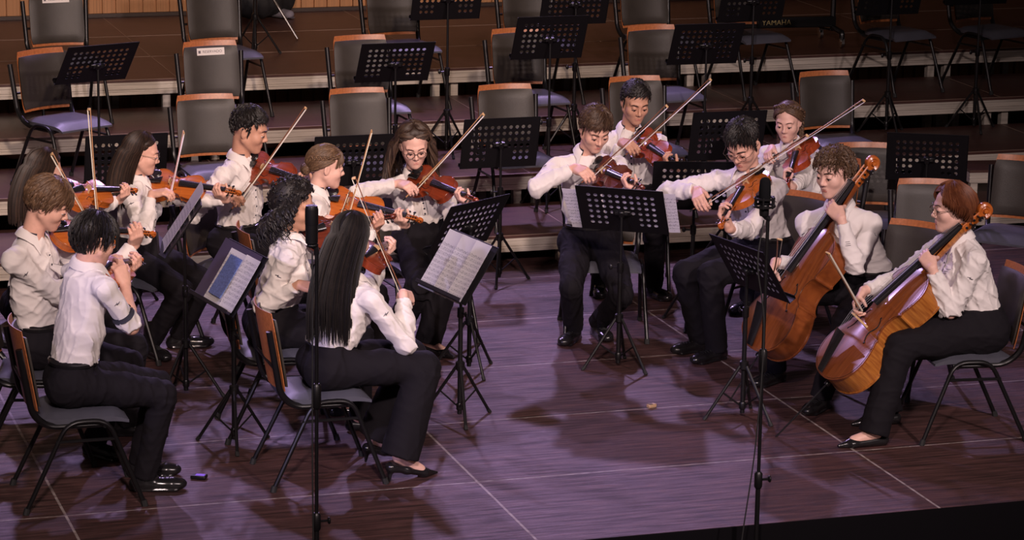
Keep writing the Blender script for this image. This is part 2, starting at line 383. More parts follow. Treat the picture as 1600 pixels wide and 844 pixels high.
    for t in np.linspace(0, 1, 7):
        x = .006*K+t*(xb-.05*K-.006*K); w = (.0105+.0115*t)*K; z = (arch*.4+th+.006*K)*(1-t)+(zb-.006*K)*t; P.append([(x, w*math.cos(a), z+.006*K*math.sin(a)) for a in np.linspace(0, PI, 7)]+[(x, -w, z-.003*K), (x, w, z-.003*K), (x, w, z)])
    mb.grid(np.array(P)); mb.add(P[0], [tuple(range(10))]); mb.add(P[-1], [tuple(range(10))[::-1]]); D['tailpiece'] = (mb, 3); xt = xb-.05*K
    mb = MB()
    for q in (-1.5, -.5, .5, 1.5):
        mb.tube([(xt, q*.006*K, zb-.004*K), (xb, q*.0105*K*(.9), zb+.003*K-abs(q)*.001*K), (nut, q*w1*.48, zn+.009*K), (nut+pl*.5, q*w1*.3, zn-.012*K)], .0006*K if not cello else .0008, 4)
    D['strings'] = (mb, 6)
    if not cello:
        mb = MB(); mb.ell((.052, .047, arch+.013), (.036, .032, .007)); mb.ell((.052, .047, arch+.018), (.030, .026, .0055)); mb.box((.006, .03, -.006), (.006, .03, .045), None, .002); D['chin_rest'] = (mb, 3)
    for s_ in (-1, 1):
        mb = MB(); xs_ = np.linspace(xb-.033*K, xb+.037*K, 14); pts = []
        for i, x in enumerate(xs_):
            t = i/13*2-1; y = s_*(.041-.010*t+.006*math.sin(t*PI)*1)*K; cc = min(1, abs(y)/np.interp(x, o[:, 0], o[:, 1])); e = math.sin(min(1, min(x, L-x)/(L*.5)*1.02)*PI/2)**.6
            pts.append((x, y, th+arch*e*(math.cos(cc*PI)*.5+.5)**.8+.0002*K))
        mb.tube(pts, [.0012*K+.0012*K*(1-abs(i/6.5-1)) for i in range(14)], 5); mb.ell(pts[0], (.0035*K, .0035*K, .001*K)); mb.ell(pts[-1], (.0032*K, .0032*K, .001*K))
        D['f_hole' if s_ > 0 else 'f_hole '] = (mb, 7)
    pegs = []
    for i, sy in enumerate((1, -1, 1, -1)):
        mb = MB(); x = nut+pl*(.16+.23*i); mb.tube([(x, -sy*w1*1.2, zn-.012*K), (x, sy*w1*2.0, zn-.012*K)], .0032*K, 6); mb.ell((x, sy*w1*2.6, zn-.012*K), (.0085*K, .0085*K, .0035*K), None, 8, 6); pegs.append(mb)
    D['_pegs'] = pegs
    if cello:
        mb = MB(); mb.lathe([(.014, -.012), (.016, 0), (.012, .012)], 12, Matrix.Rotation(PI/2, 3, 'Y'), (-.008, 0, -rib/2)); mb.tube([(-.01, 0, -rib/2), (-.45, 0, -rib/2)], .0045, 8); mb.tube([(-.45, 0, -rib/2), (-.47, 0, -rib/2)], [.0045, .001], 8); D['endpin'] = (mb, 8)
    return D, dict(L=L, nut=nut, zb=zb, zn=zn, xb=xb, end=nut+pl+.03*K, rib=rib)
VD, VI = fiddle_proto(False); CD, CI = fiddle_proto(True)
_fm = {}
def fiddle(kind, E, axis, n, varn, label, cat, group=None, rib=None):
    D = VD if kind != 'cello' else CD; x = nrm(axis); z = perp(n, x); y = np.cross(z, x)
    r = thing({'violin': 'violin', 'cello': 'cello'}[kind], label, cat, E, 0, group)
    r.rotation_mode = 'XYZ'; r.rotation_euler = Matrix(((x[0], y[0], z[0]), (x[1], y[1], z[1]), (x[2], y[2], z[2]))).to_euler()
    sl = [varn, rib or varn, varn if kind != 'cello' else V_OR, MEBONY, MEBONY, MMAPLE, MSTRING, MEBONY, MBLACK]
    for nm, v in D.items():
        if nm == '_pegs':
            for i, mb in enumerate(v):
                key = (kind, 'peg', i)
                if key not in _fm: _fm[key] = mb.mesh('peg', MEBONY)
                obj('peg', _fm[key], r)
        else:
            mb, mi = v; key = (kind, nm, sl[mi].name)
            if key not in _fm: _fm[key] = mb.mesh(nm, sl[mi], 35)
            obj(nm.strip(), _fm[key], r)
    return r
def bow_proto(L=.73, K=1.0):
    D = {}; mb = MB(); xs = np.linspace(-.025, L, 24); z = [.020*K-.010*K*math.sin(max(0, min(1, x/L))*PI)**1 for x in xs]
    mb.tube(np.c_[xs, xs*0, z], np.linspace(.0038, .0026, 24)*K, 8); D['stick'] = (mb, 0)
    mb = MB(); mb.box((L-.004, 0, .010*K), (.014, .008*K, .024*K), Matrix.Rotation(-.25, 3, 'Y'), .003); D['tip_head'] = (mb, 1)
    mb = MB(); mb.box((.03, 0, .010*K), (.052, .012*K, .019*K), None, .003); mb.tube([(-.045, 0, .020*K), (-.022, 0, .020*K)], .0046*K, 8); D['frog'] = (mb, 2)
    mb = MB(); mb.box((L/2+.02, 0, -.0005), (L-.05, .0072*K, .0014)); D['hair'] = (mb, 3)
    mb = MB(); mb.tube([(.062, 0, .0195*K), (.10, 0, .0182*K)], .0056*K, 8); D['grip'] = (mb, 4)
    return D
BD = bow_proto(); BDC = bow_proto(.69, 1.25); _bm = {}
def bow(F, T, n, label, cello=False, stick=None, group=None):
    D = BDC if cello else BD; x = nrm(T-F); z = perp(n, x); y = np.cross(z, x); st = stick or MSTICK
    r = thing('cello_bow' if cello else 'violin_bow', label, 'bow', F, 0, group); r.rotation_euler = Matrix(((x[0], y[0], z[0]), (x[1], y[1], z[1]), (x[2], y[2], z[2]))).to_euler()
    for nm, (mb, mi) in D.items():
        m = [st, MMAPLE, MEBONY, MHORSE, MRUB][mi]; k = (cello, nm, m.name)
        if k not in _bm: _bm[k] = mb.mesh(nm, m)
        obj(nm, _bm[k], r)
    return r

# ------------------------------------------------------------------ stacking chair (local: +x = front of the seat, origin on the floor under the seat)
def chair_proto():
    W = .215; D = {}
    mb = MB(); P = []     # seat cushion
    for i, f in enumerate(np.linspace(-.20, .215, 12)):
        row = []
        for j, w in enumerate(np.linspace(-1, 1, 11)):
            ed = (1-abs(w)**6)*(1-abs((f-.0075)/.2075)**8); drop = -.022*max(0, (f-.12)/.095)**2
            row.append((f, w*.20*(1-.10*(f < -.15)), .437+.028*ed+drop-.006*(1-w*w)*(f < .12)))
        P.append(row)
    P = np.array(P); mb.grid(P, flip=True); Q = P.copy(); Q[..., 2] = .420+(P[..., 2]-.45)*.5; mb.grid(Q)
    def rim(a, b): mb.add(np.vstack([a, b]), [(i, i+1, len(a)+i+1, len(a)+i) for i in range(len(a)-1)])
    rim(P[0], Q[0]); rim(Q[-1], P[-1]); rim(Q[:, 0], P[:, 0]); rim(P[:, -1], Q[:, -1]); D['seat'] = [(mb, MSEAT)]
    mb = MB(); mb.box((.005, 0, .414), (.39, .37, .013), None, .005); D['seat_board'] = [(mb, MCHW)]
    def back(w, z0, z1, off, th):
        P = []; Q = []
        for z in np.linspace(z0, z1, 12):
            t = (z-z0)/(z1-z0); ww = w*(1-.06*abs(2*t-1)**6); r1 = []; r2 = []
            for y in np.linspace(-1, 1, 13):
                x = -.205-.17*(z-.46)-.035*(1-y*y)+off; e = (1-abs(y)**10)*(1-abs(2*t-1)**10); r1.append((x+th*(.35+.65*e), y*ww, z)); r2.append((x, y*ww, z))
            P.append(r1); Q.append(r2)
        m = MB(); P, Q = np.array(P), np.array(Q); m.grid(P, flip=True); m.grid(Q)
        def rm(a, b): m.add(np.vstack([a, b]), [(i, i+1, len(a)+i+1, len(a)+i) for i in range(len(a)-1)])
        rm(P[0], Q[0]); rm(Q[-1], P[-1]); rm(Q[:, 0], P[:, 0]); rm(P[:, -1], Q[:, -1]); return m
    D['back_board'] = [(back(.190, .478, .865, 0, .011), MCHW)]; D['back_pad'] = [(back(.191, .500, .832, .011, .026), MGREY)]
    fr = []; pos = []; caps = []
    for s in (-1, 1):
        y = s*W; mb = MB(); pth = rounded([(.275, y+s*.022, .012), (.115, y, .425), (-.075, y, .425), (-.275, y+s*.022, .012)], .07); mb.tube(pth, .0115, 8)
        mb.tube([(.155, y+s*.006, .335), (-.130, y+s*.008, .335)], .008, 6); fr.append((mb, MBLACK))
        mb = MB(); pth = rounded([(.12, s*(W-.026), .402), (-.16, s*(W-.026), .402), (-.235, s*(W-.004), .47), (-.292, s*(W+.010), .79)], .09); mb.tube(pth, .0165, 8, flat=1.0); pos.append((mb, MBLACK))
        cp = []
        for x in (.275, -.275): m2 = MB(); m2.tube([(x*.985, y+s*.0212, .03), (x*1.012, y+s*.0225, .0)], [.0145, .016], 8); cp.append((m2, MRUB))
        caps.append(cp)
    D['leg_frame'] = fr; D['back_post'] = pos
    mb = MB(); mb.tube([(.10, -W, .395), (.10, W, .395)], .009, 6); m4 = MB(); m4.tube([(-.08, -W, .395), (-.08, W, .395)], .009, 6); m3 = MB(); m3.tube([(-.262, -W+.01, .60), (-.262, W-.01, .60)], .008, 6); D['back_bar'] = [(m3, MBLACK)]; D['cross_bar'] = [(mb, MBLACK), (m4, MBLACK)]
    return D, caps
CHD, CHC = chair_proto(); _cm = {}
def chair(x, y, yaw, label, z=0.0, group=None, tagtxt=None):
    r = thing('stacking_chair', label, 'chair', (x, y, z), math.radians(yaw), group)
    for nm, lst in CHD.items():
        for i, (mb, m) in enumerate(lst):
            if (nm, i) not in _cm: _cm[(nm, i)] = mb.mesh(nm, m, 45)
            o = obj(nm, _cm[(nm, i)], r)
            if nm == 'leg_frame':
                for j, (m2, mm) in enumerate(CHC[i]):
                    if ('cap', i, j) not in _cm: _cm[('cap', i, j)] = m2.mesh('foot_cap', mm)
                    obj('foot_cap', _cm[('cap', i, j)], o)
    if tagtxt:
        mb = MB(); z0 = .798; xx = -.205-.17*(z0-.46)-.035+.0405; Rm = Matrix.Rotation(-.17, 3, 'Y'); cv = lambda y: .035*(y/.191)**2; Rn = np.array(Rm); pt = lambda y, z, o_: Rn@A(o_+cv(y), y, z)+A(xx, 0, z0); gy = np.linspace(-.095, .095, 9); g1 = np.array([[pt(y, z, .0018) for y in gy] for z in (-.024, 0, .024)]); g0 = np.array([[pt(y, z, .0002) for y in gy] for z in (-.024, 0, .024)]); mb.grid(g1, flip=True); mb.grid(g0); mb.add(np.vstack([g1[2], g0[2]]), [(i, i+1, 10+i, 9+i) for i in range(8)]); mb.add(np.vstack([g1[0], g0[0]]), [(i, 9+i, 10+i, i+1) for i in range(8)])
        lb = part('reserved_label', mb, mat('white_label_paper', (.75, .70, .66), .6), r, label='white paper label reading '+tagtxt)
        tm = text_mesh(tagtxt, .0245, mat('label_ink', (.12, .10, .12), .6)); t = obj('lettering', tm, lb); n_ = len(tm.vertices); cov = np.empty(n_*3, np.float32); tm.vertices.foreach_get('co', cov); cov = cov.reshape(-1, 3); cov[:, 2] += cv(cov[:, 0]+.012); tm.vertices.foreach_set('co', cov.ravel()); tm.update()
        t.matrix_local = Matrix.Translation((xx+.0026, .012, z0)) @ Rm.to_4x4() @ Matrix(((0, 0, 1, 0), (1, 0, 0, 0), (0, 1, 0, 0), (0, 0, 0, 1)))
        mb = MB(); mb.box((xx+.0026+cv(.08), -.080, z0), (.0006, .022, .018), Rm); part('printed_emblem', mb, mat('label_ink', (.12, .10, .12), .6), lb)
    return r

# ------------------------------------------------------------------ music stand (local: +x faces the player, origin on the floor)
def desk_mesh(W=.49, H=.335):
    mb = MB(); nx, ny = 10, 6; mx, my = .045, .04; r = .0118; cw, ch = (W-2*mx)/nx, (H-2*my)/ny; n = 12
    def hole(i, j): return not (3 <= i <= 6 and j <= 1) and not (j == 2 and i in (4, 5))
    def cell(x0, x1, z0, z1, h, y):
        if not h: mb.add([(y, x0, z0), (y, x1, z0), (y, x1, z1), (y, x0, z1)], [(0, 1, 2, 3)]); return
        cx, cz = (x0+x1)/2, (z0+z1)/2; outer = []; inner = []
        for k in range(n):
            a = 2*PI*(k+.5)/n; dx, dz = math.cos(a), math.sin(a); s = min((x1-x0)/2/abs(dx), (z1-z0)/2/abs(dz)); inner.append((y, cx+r*dx, cz+r*dz)); outer.append((y, cx+s*dx, cz+s*dz))
        cor = [(x1, z1), (x0, z1), (x0, z0), (x1, z0)]; vs = outer+inner+[(y, a, b) for a, b in cor]; fs = []
        for k in range(n):
            k2 = (k+1) % n; c = None
            q = int(((k+1)/n)*4+1e-9)
            if (k+1) % 3 == 2 or True:
                a1, a2 = outer[k], outer[k2]
                ex = lambda p: (abs(p[1]-x0) < 1e-7, abs(p[1]-x1) < 1e-7, abs(p[2]-z0) < 1e-7, abs(p[2]-z1) < 1e-7)
                e1, e2 = ex(a1), ex(a2)
                if not any(u and v for u, v in zip(e1, e2)):
                    cxn = x1 if (e1[1] or e2[1]) else x0; czn = z1 if (e1[3] or e2[3]) else z0
                    for ci, (a, b) in enumerate(cor):
                        if abs(a-cxn) < 1e-7 and abs(b-czn) < 1e-7: c = 2*n+ci
            fs.append((k, c, k2, n+k2, n+k) if c is not None else (k, k2, n+k2, n+k))
        mb.add(vs, fs)
    for y in (0.0, -.0016):
        for i in range(nx):
            for j in range(ny):
                x0 = -W/2+mx+i*cw; z0 = my+j*ch; cell(x0, x0+cw, z0, z0+ch, hole(i, j), y)
        for a, b, c, d in ((-W/2, -W/2+mx, 0, H), (W/2-mx, W/2, 0, H), (-W/2+mx, W/2-mx, 0, my), (-W/2+mx, W/2-mx, H-my, H)):
            mb.add([(y, a, c), (y, b, c), (y, b, d), (y, a, d)], [(0, 1, 2, 3)])
    for i in range(nx):
        for j in range(ny):
            if hole(i, j):
                cx, cz = -W/2+mx+(i+.5)*cw, my+(j+.5)*ch; a = np.linspace(0, 2*PI, n, endpoint=False)+PI/n
                vs = [(0, cx+r*math.cos(q), cz+r*math.sin(q)) for q in a]+[(-.0016, cx+r*math.cos(q), cz+r*math.sin(q)) for q in a]
                mb.add(vs, [(k, (k+1) % n, n+(k+1) % n, n+k) for k in range(n)])
    e = .0035
    for a, b in (((-W/2, H), (W/2, H)), ((-W/2, 0), (-W/2, H)), ((W/2, 0), (W/2, H))):
        mb.tube([(-.001, a[0], a[1]), (-.001, b[0], b[1])], e, 6)
    return mb.mesh('desk', MSTAND, 30)
def legs_parts():
    out = []
    for k in range(3):
        a = k*2*PI/3+.5; d = A(math.cos(a), math.sin(a), 0); mb = MB(); mb.tube([d*.02+A(0, 0, .285), d*.20+A(0, 0, .012)], .0085, 8); b = MB(); b.tube([d*.012+A(0, 0, .07), d*.112+A(0, 0, .146)], .0048, 6)
        f = MB(); f.tube([d*.194+A(0, 0, .020), d*.209+A(0, 0, .002)], [.011, .010], 8); out.append((mb, b, f))
    return out
_sm = {}
def stand(x, y, yaw, hdesk, label, z=0.0, tilt=35, lrot=0.0, group=None, off=0.10, sheets=None):
    """hdesk: height of the middle of the desk"""
    r = thing('music_stand', label, 'music stand', (x, y, z), math.radians(yaw), group)
    if 'desk' not in _sm:
        _sm['desk'] = desk_mesh(); mb = MB(); mb.box((.022, 0, -.001), (.045, .49, .0022), None, .0008); mb.box((.044, 0, .008), (.002, .49, .02), None, .0008); _sm['lip'] = mb.mesh('ledge', MSTAND)
        mb = MB(); mb.box((-.012, 0, .16), (.018, .10, .03), None, .004); mb.box((-.022, 0, .16), (.03, .034, .045), None, .006); mb.tube([(-.02, -.035, .16), (-.02, .035, .16)], .011, 8); _sm['br'] = mb.mesh('tilt_bracket', MBLACK)
        lg = legs_parts(); _sm['legs'] = [(a.mesh('leg', MBLACK), b.mesh('leg_brace', MBLACK), c.mesh('rubber_foot', MRUB)) for a, b, c in lg]
        mb = MB(); mb.tube([(0, 0, .03), (0, 0, .56)], .0125, 10); _sm['lo'] = mb.mesh('lower_tube', MBLACK)
        mb = MB(); mb.lathe([(.016, .262), (.024, .27), (.024, .308), (.016, .316)], 12); _sm['hub'] = mb.mesh('tripod_hub', MBLACK); mb = MB(); mb.lathe([(.015, .05), (.018, .055), (.018, .085), (.015, .09)], 12); _sm['hub2'] = mb.mesh('brace_collar', MBLACK)
        mb = MB(); mb.lathe([(.014, .545), (.018, .55), (.018, .60), (.013, .605)], 12); mb.tube([(0, .01, .575), (0, .05, .575)], .005, 6); mb.ell((0, .055, .575), (.006, .012, .016)); _sm['col'] = mb.mesh('height_clamp', MBLACK)
    t = math.radians(tilt); Mt = Matrix.Translation((0, 0, hdesk)) @ Matrix.Rotation(-t, 4, 'Y') @ Matrix.Translation((.02, 0, -.16))
    d = obj('desk', _sm['desk'], r); d.matrix_local = Mt; l = obj('ledge', _sm['lip'], d); b = obj('tilt_bracket', _sm['br'], r); b.matrix_local = Mt
    mb = MB(); mb.tube([(0, 0, .50), (0, 0, hdesk-.01)], .0085, 8); part('upper_tube', mb, MBLACK, r)
    obj('lower_tube', _sm['lo'], r); obj('tripod_hub', _sm['hub'], r); obj('brace_collar', _sm['hub2'], r); obj('height_clamp', _sm['col'], r)
    for a, b2, c in _sm['legs']:
        o = obj('leg', a, r); o.rotation_euler = (0, 0, lrot); obj('leg_brace', b2, o); obj('rubber_foot', c, o)
    r.location = (x, y, z)
    Mw = Matrix.Translation((x, y, z)) @ Matrix.Rotation(math.radians(yaw), 4, 'Z') @ Mt
    return r, Mw
def paper_mat():
    m = bpy.data.materials.new('printed_music_paper'); m.use_nodes = True; nt = m.node_tree; b = nt.nodes['Principled BSDF']; b.inputs['Roughness'].default_value = .7; b.inputs['Specular IOR Level'].default_value = .2
    tc = nt.nodes.new('ShaderNodeTexCoord'); sp = nt.nodes.new('ShaderNodeSeparateXYZ'); nt.links.new(tc.outputs['Object'], sp.inputs[0])
    def mth(op, a, b_=None, v=None):
        n = nt.nodes.new('ShaderNodeMath'); n.operation = op
        for i, q in enumerate((a, b_)):
            if q is None: continue
            if isinstance(q, (int, float)): n.inputs[i].default_value = q
            else: nt.links.new(q, n.inputs[i])
        return n.outputs[0]
    z = mth('MULTIPLY', sp.outputs['Z'], 1/.025); fz = mth('FRACT', z); sub = mth('MULTIPLY', fz, 9.0); fs = mth('FRACT', sub); line = mth('LESS_THAN', fs, .22); band = mth('LESS_THAN', fz, .56)
    st = mth('MULTIPLY', line, band)
    mp = nt.nodes.new('ShaderNodeMapping'); mp.inputs['Scale'].default_value = (1, 1, .7); nt.links.new(tc.outputs['Object'], mp.inputs['Vector'])
    vo = nt.nodes.new('ShaderNodeTexVoronoi'); vo.inputs['Scale'].default_value = 150; vo.inputs['Randomness'].default_value = .9; nt.links.new(mp.outputs[0], vo.inputs['Vector'])
    nts = mth('MULTIPLY', mth('LESS_THAN', vo.outputs['Distance'], .30), mth('LESS_THAN', fz, .66)); ink = mth('MAXIMUM', mth('MULTIPLY', st, .55), mth('MULTIPLY', nts, .8))
    mg = mth('MULTIPLY', mth('GREATER_THAN', sp.outputs['Z'], .015), mth('LESS_THAN', sp.outputs['Z'], .275)); ink = mth('MULTIPLY', ink, mg)
    mx = nt.nodes.new('ShaderNodeMix'); mx.data_type = 'RGBA'; mx.inputs['A'].default_value = (.78, .76, .76, 1); mx.inputs['B'].default_value = (.10, .10, .13, 1); nt.links.new(ink, mx.inputs['Factor']); nt.links.new(mx.outputs['Result'], b.inputs['Base Color']); tr = nt.nodes.new('ShaderNodeBsdfTranslucent'); nt.links.new(mx.outputs['Result'], tr.inputs['Color']); ms = nt.nodes.new('ShaderNodeMixShader'); ms.inputs[0].default_value = .45; nt.links.new(b.outputs[0], ms.inputs[1]); nt.links.new(tr.outputs[0], ms.inputs[2]); nt.links.new(ms.outputs[0], nt.nodes['Material Output'].inputs['Surface']); return m
MPAPER = paper_mat()
def sheet(Mw, cy, w, h, label, cz=.002, dx=.004, m=None, name='sheet_music', rot=0, group=None, curl=.006, cat='sheet music', top=None):
    mb = MB(); P = []; Q = []
    for i, z in enumerate(np.linspace(0, h, 8)):
        P.append([(curl*(abs(y)**2)+curl*.8*(z/h)**2, y*w/2, z) for y in np.linspace(-1, 1, 7)]); Q.append([(p[0]-.0012, p[1], p[2]) for p in P[-1]])
    mb.grid(np.array(P), flip=True); mb.grid(np.array(Q)); P, Q = np.array(P), np.array(Q)
    for a, b in ((P[0], Q[0]), (Q[-1], P[-1]), (Q[:, 0], P[:, 0]), (P[:, -1], Q[:, -1])): mb.add(np.vstack([a, b]), [(i, i+1, len(a)+i+1, len(a)+i) for i in range(len(a)-1)])
    o = obj(name, mb.mesh(name, m or MPAPER)); o.matrix_world = Mw @ Matrix.Translation((dx, cy, cz)) @ Matrix.Rotation(math.radians(rot), 4, 'X'); tag(o, label, cat, group); return o
# ------------------------------------------------------------------ people
REPORT = []
def two_bone(a, c, l1, l2, pole, who=''):
    a, c, pole = map(np.asarray, (a, c, pole)); v = c-a; d = np.linalg.norm(v); ax = v/d
    k = d/(l1+l2)
    if k > .985: l1, l2 = l1*k/.985, l2*k/.985
    if k > 1.0: REPORT.append(f'{who} stretched {k:.2f}')
    x = (l1*l1-l2*l2+d*d)/(2*d); h = math.sqrt(max(l1*l1-x*x, 0)); return a+ax*x+perp(pole-a, ax)*h
def headR(yaw, pitch, roll):      # rows F, L, U
    F = hd(yaw)*math.cos(math.radians(pitch))+UP*math.sin(math.radians(pitch)); L = nrm(np.cross(UP, F)); U = np.cross(F, L)
    a = math.radians(roll); L2 = L*math.cos(a)+U*math.sin(a); U2 = -L*math.sin(a)+U*math.cos(a); return np.array([F, L2, U2])
def head_sdf(s, c, R, sc, fem):
    def P(f, l, u): return c+(R.T@A(f, l, u))*sc
    def e(p, r, k=.015, op='u', RR=R): s.ell(P(*p), RR, np.array(r)*sc, k, op)
    jw = .040 if fem else .046
    e((-.014, 0, .030), (.096, .074, .086)); e((.026, 0, -.030), (.060, .058, .078), .02)
    for g in (-1, 1): s.cone(P(-.004, g*(jw+.010), -.048), P(.060, g*.014, -.096), .020*sc, .016*sc, .03)
    e((.070, 0, -.097), (.019, .021, .016), .015); e((.060, 0, -.066), (.025, .032, .028), .022)
    for g in (-1, 1):
        e((.052, g*.040, -.026), (.026, .024, .024), .028); s.cone(P(.081, g*.012, .027), P(.064, g*.046, .028), .0080*sc, .0078*sc, .018)
        s.sph(P(.106, g*.032, .006), .020*sc, .014, 's'); s.sph(P(.0755, g*.0315, .0060), .0143*sc, .004)
    s.cone(P(.081, 0, .018), P(.099, 0, -.024), .0068*sc, .0092*sc, .012); s.sph(P(.1015, 0, -.026), .0096*sc, .008)
    for g in (-1, 1): s.sph(P(.092, g*.011, -.032), .0078*sc, .006)
    s.cone(P(.0845, -.012, -.0590), P(.0845, .012, -.0590), .0052*sc, .0052*sc, .007); s.cone(P(.0830, -.011, -.0690), P(.0830, .011, -.0690), .0058*sc, .0058*sc, .007)
    s.cone(P(.0905, -.016, -.0640), P(.0905, .016, -.0640), .0018*sc, .0018*sc, .003, 's')
    for g in (-1, 1):
        ER = np.array([R[0]*.94+R[1]*g*-.34, R[1]*.94*g*g+R[0]*g*.34, R[2]]); q = (-.012, g*.076, -.006)
        e(q, (.019, .0075, .031), .006, 'u', ER); e((-.008, g*.0835, -.002), (.010, .005, .018), .004, 's', ER)
    return P
def finger(s, p, d, n, lens, curls, r0, r1, k=.0035):
    b = nrm(np.cross(d, n)); a = 0; q = np.array(p); rs = np.linspace(r0, r1, len(lens)+1)
    for i, (L, c) in enumerate(zip(lens, curls)):
        a += math.radians(c); dd = d*math.cos(a)+n*math.sin(a); q2 = q+dd*L; s.cone(q, q2, rs[i], rs[i+1], k); q = q2
def hand(s, wrist, d, n, b, curls, sc, spread=1.0, thumb=(.55, .55, .45)):
    """d: wrist to knuckles, n: the way the palm faces, b: towards the index side"""
    d = nrm(d); n = perp(n, d); b = nrm(np.cross(d, n))*(1 if np.cross(d, n)@b > 0 else -1); w = wrist
    for i, (o, L) in enumerate(((.026, .088), (.009, .092), (-.009, .087), (-.025, .079))):
        kn = w+(d*L+b*o-n*.004)*sc; s.cone(w+b*o*.55*sc, kn, .0135*sc, .0115*sc, .012)
        fl = ((.041, .025, .021), (.045, .028, .022), (.041, .026, .021), (.032, .020, .018))[i]; dd = nrm(d+b*o*2.2*spread)
        finger(s, kn, dd, n, np.array(fl)*sc, curls[i], .0098*sc, .0072*sc)
    s.ell(w+(d*.045+n*.006)*sc, np.array([d, b, n]), np.array((.046, .036, .016))*sc, .012); s.cone(w+(d*.022+b*.022+n*.008)*sc, w+(d*.05+b*.036+n*.012)*sc, .016*sc, .013*sc, .012)
    t0 = w+(d*.048+b*.036+n*.012)*sc; td = nrm(d*thumb[0]+b*thumb[1]+n*thumb[2]); t1 = t0+td*.036*sc; td2 = nrm(td+d*.35-b*.35); s.cone(t0, t1, .0115*sc, .010*sc, .006); s.cone(t1, t1+td2*.030*sc, .010*sc, .0078*sc, .004)
def fold_noise(amp, seed, pts):
    rg = np.random.default_rng(seed); ks = rg.normal(size=(5, 3)); ks = ks/np.linalg.norm(ks, axis=1, keepdims=True)*np.array([[45], [65], [92], [55], [120]]); ph = rg.uniform(0, 6, 5); js = rg.normal(size=(5, 3))*22
    pts_ = [(np.asarray(p, np.float32), r, a) for p, r, a in pts]
    def f(P):
        w = np.sin(P@js[0].astype(np.float32)+1)*1.3; o = 0
        for i in range(5): o = o+(1-np.abs(np.sin((P@ks[i].astype(np.float32)+ph[i])*.5+w+.7*np.sin(P@js[i].astype(np.float32)))))**2*(1, .8, .6, .8, .35)[i]
        o = (o/3.5-.28)*amp; m = 1
        for p, r, a in pts_: m = m+a*np.exp(-((P-p)**2).sum(-1)/(r*r))
        return (-o*m)
    return f
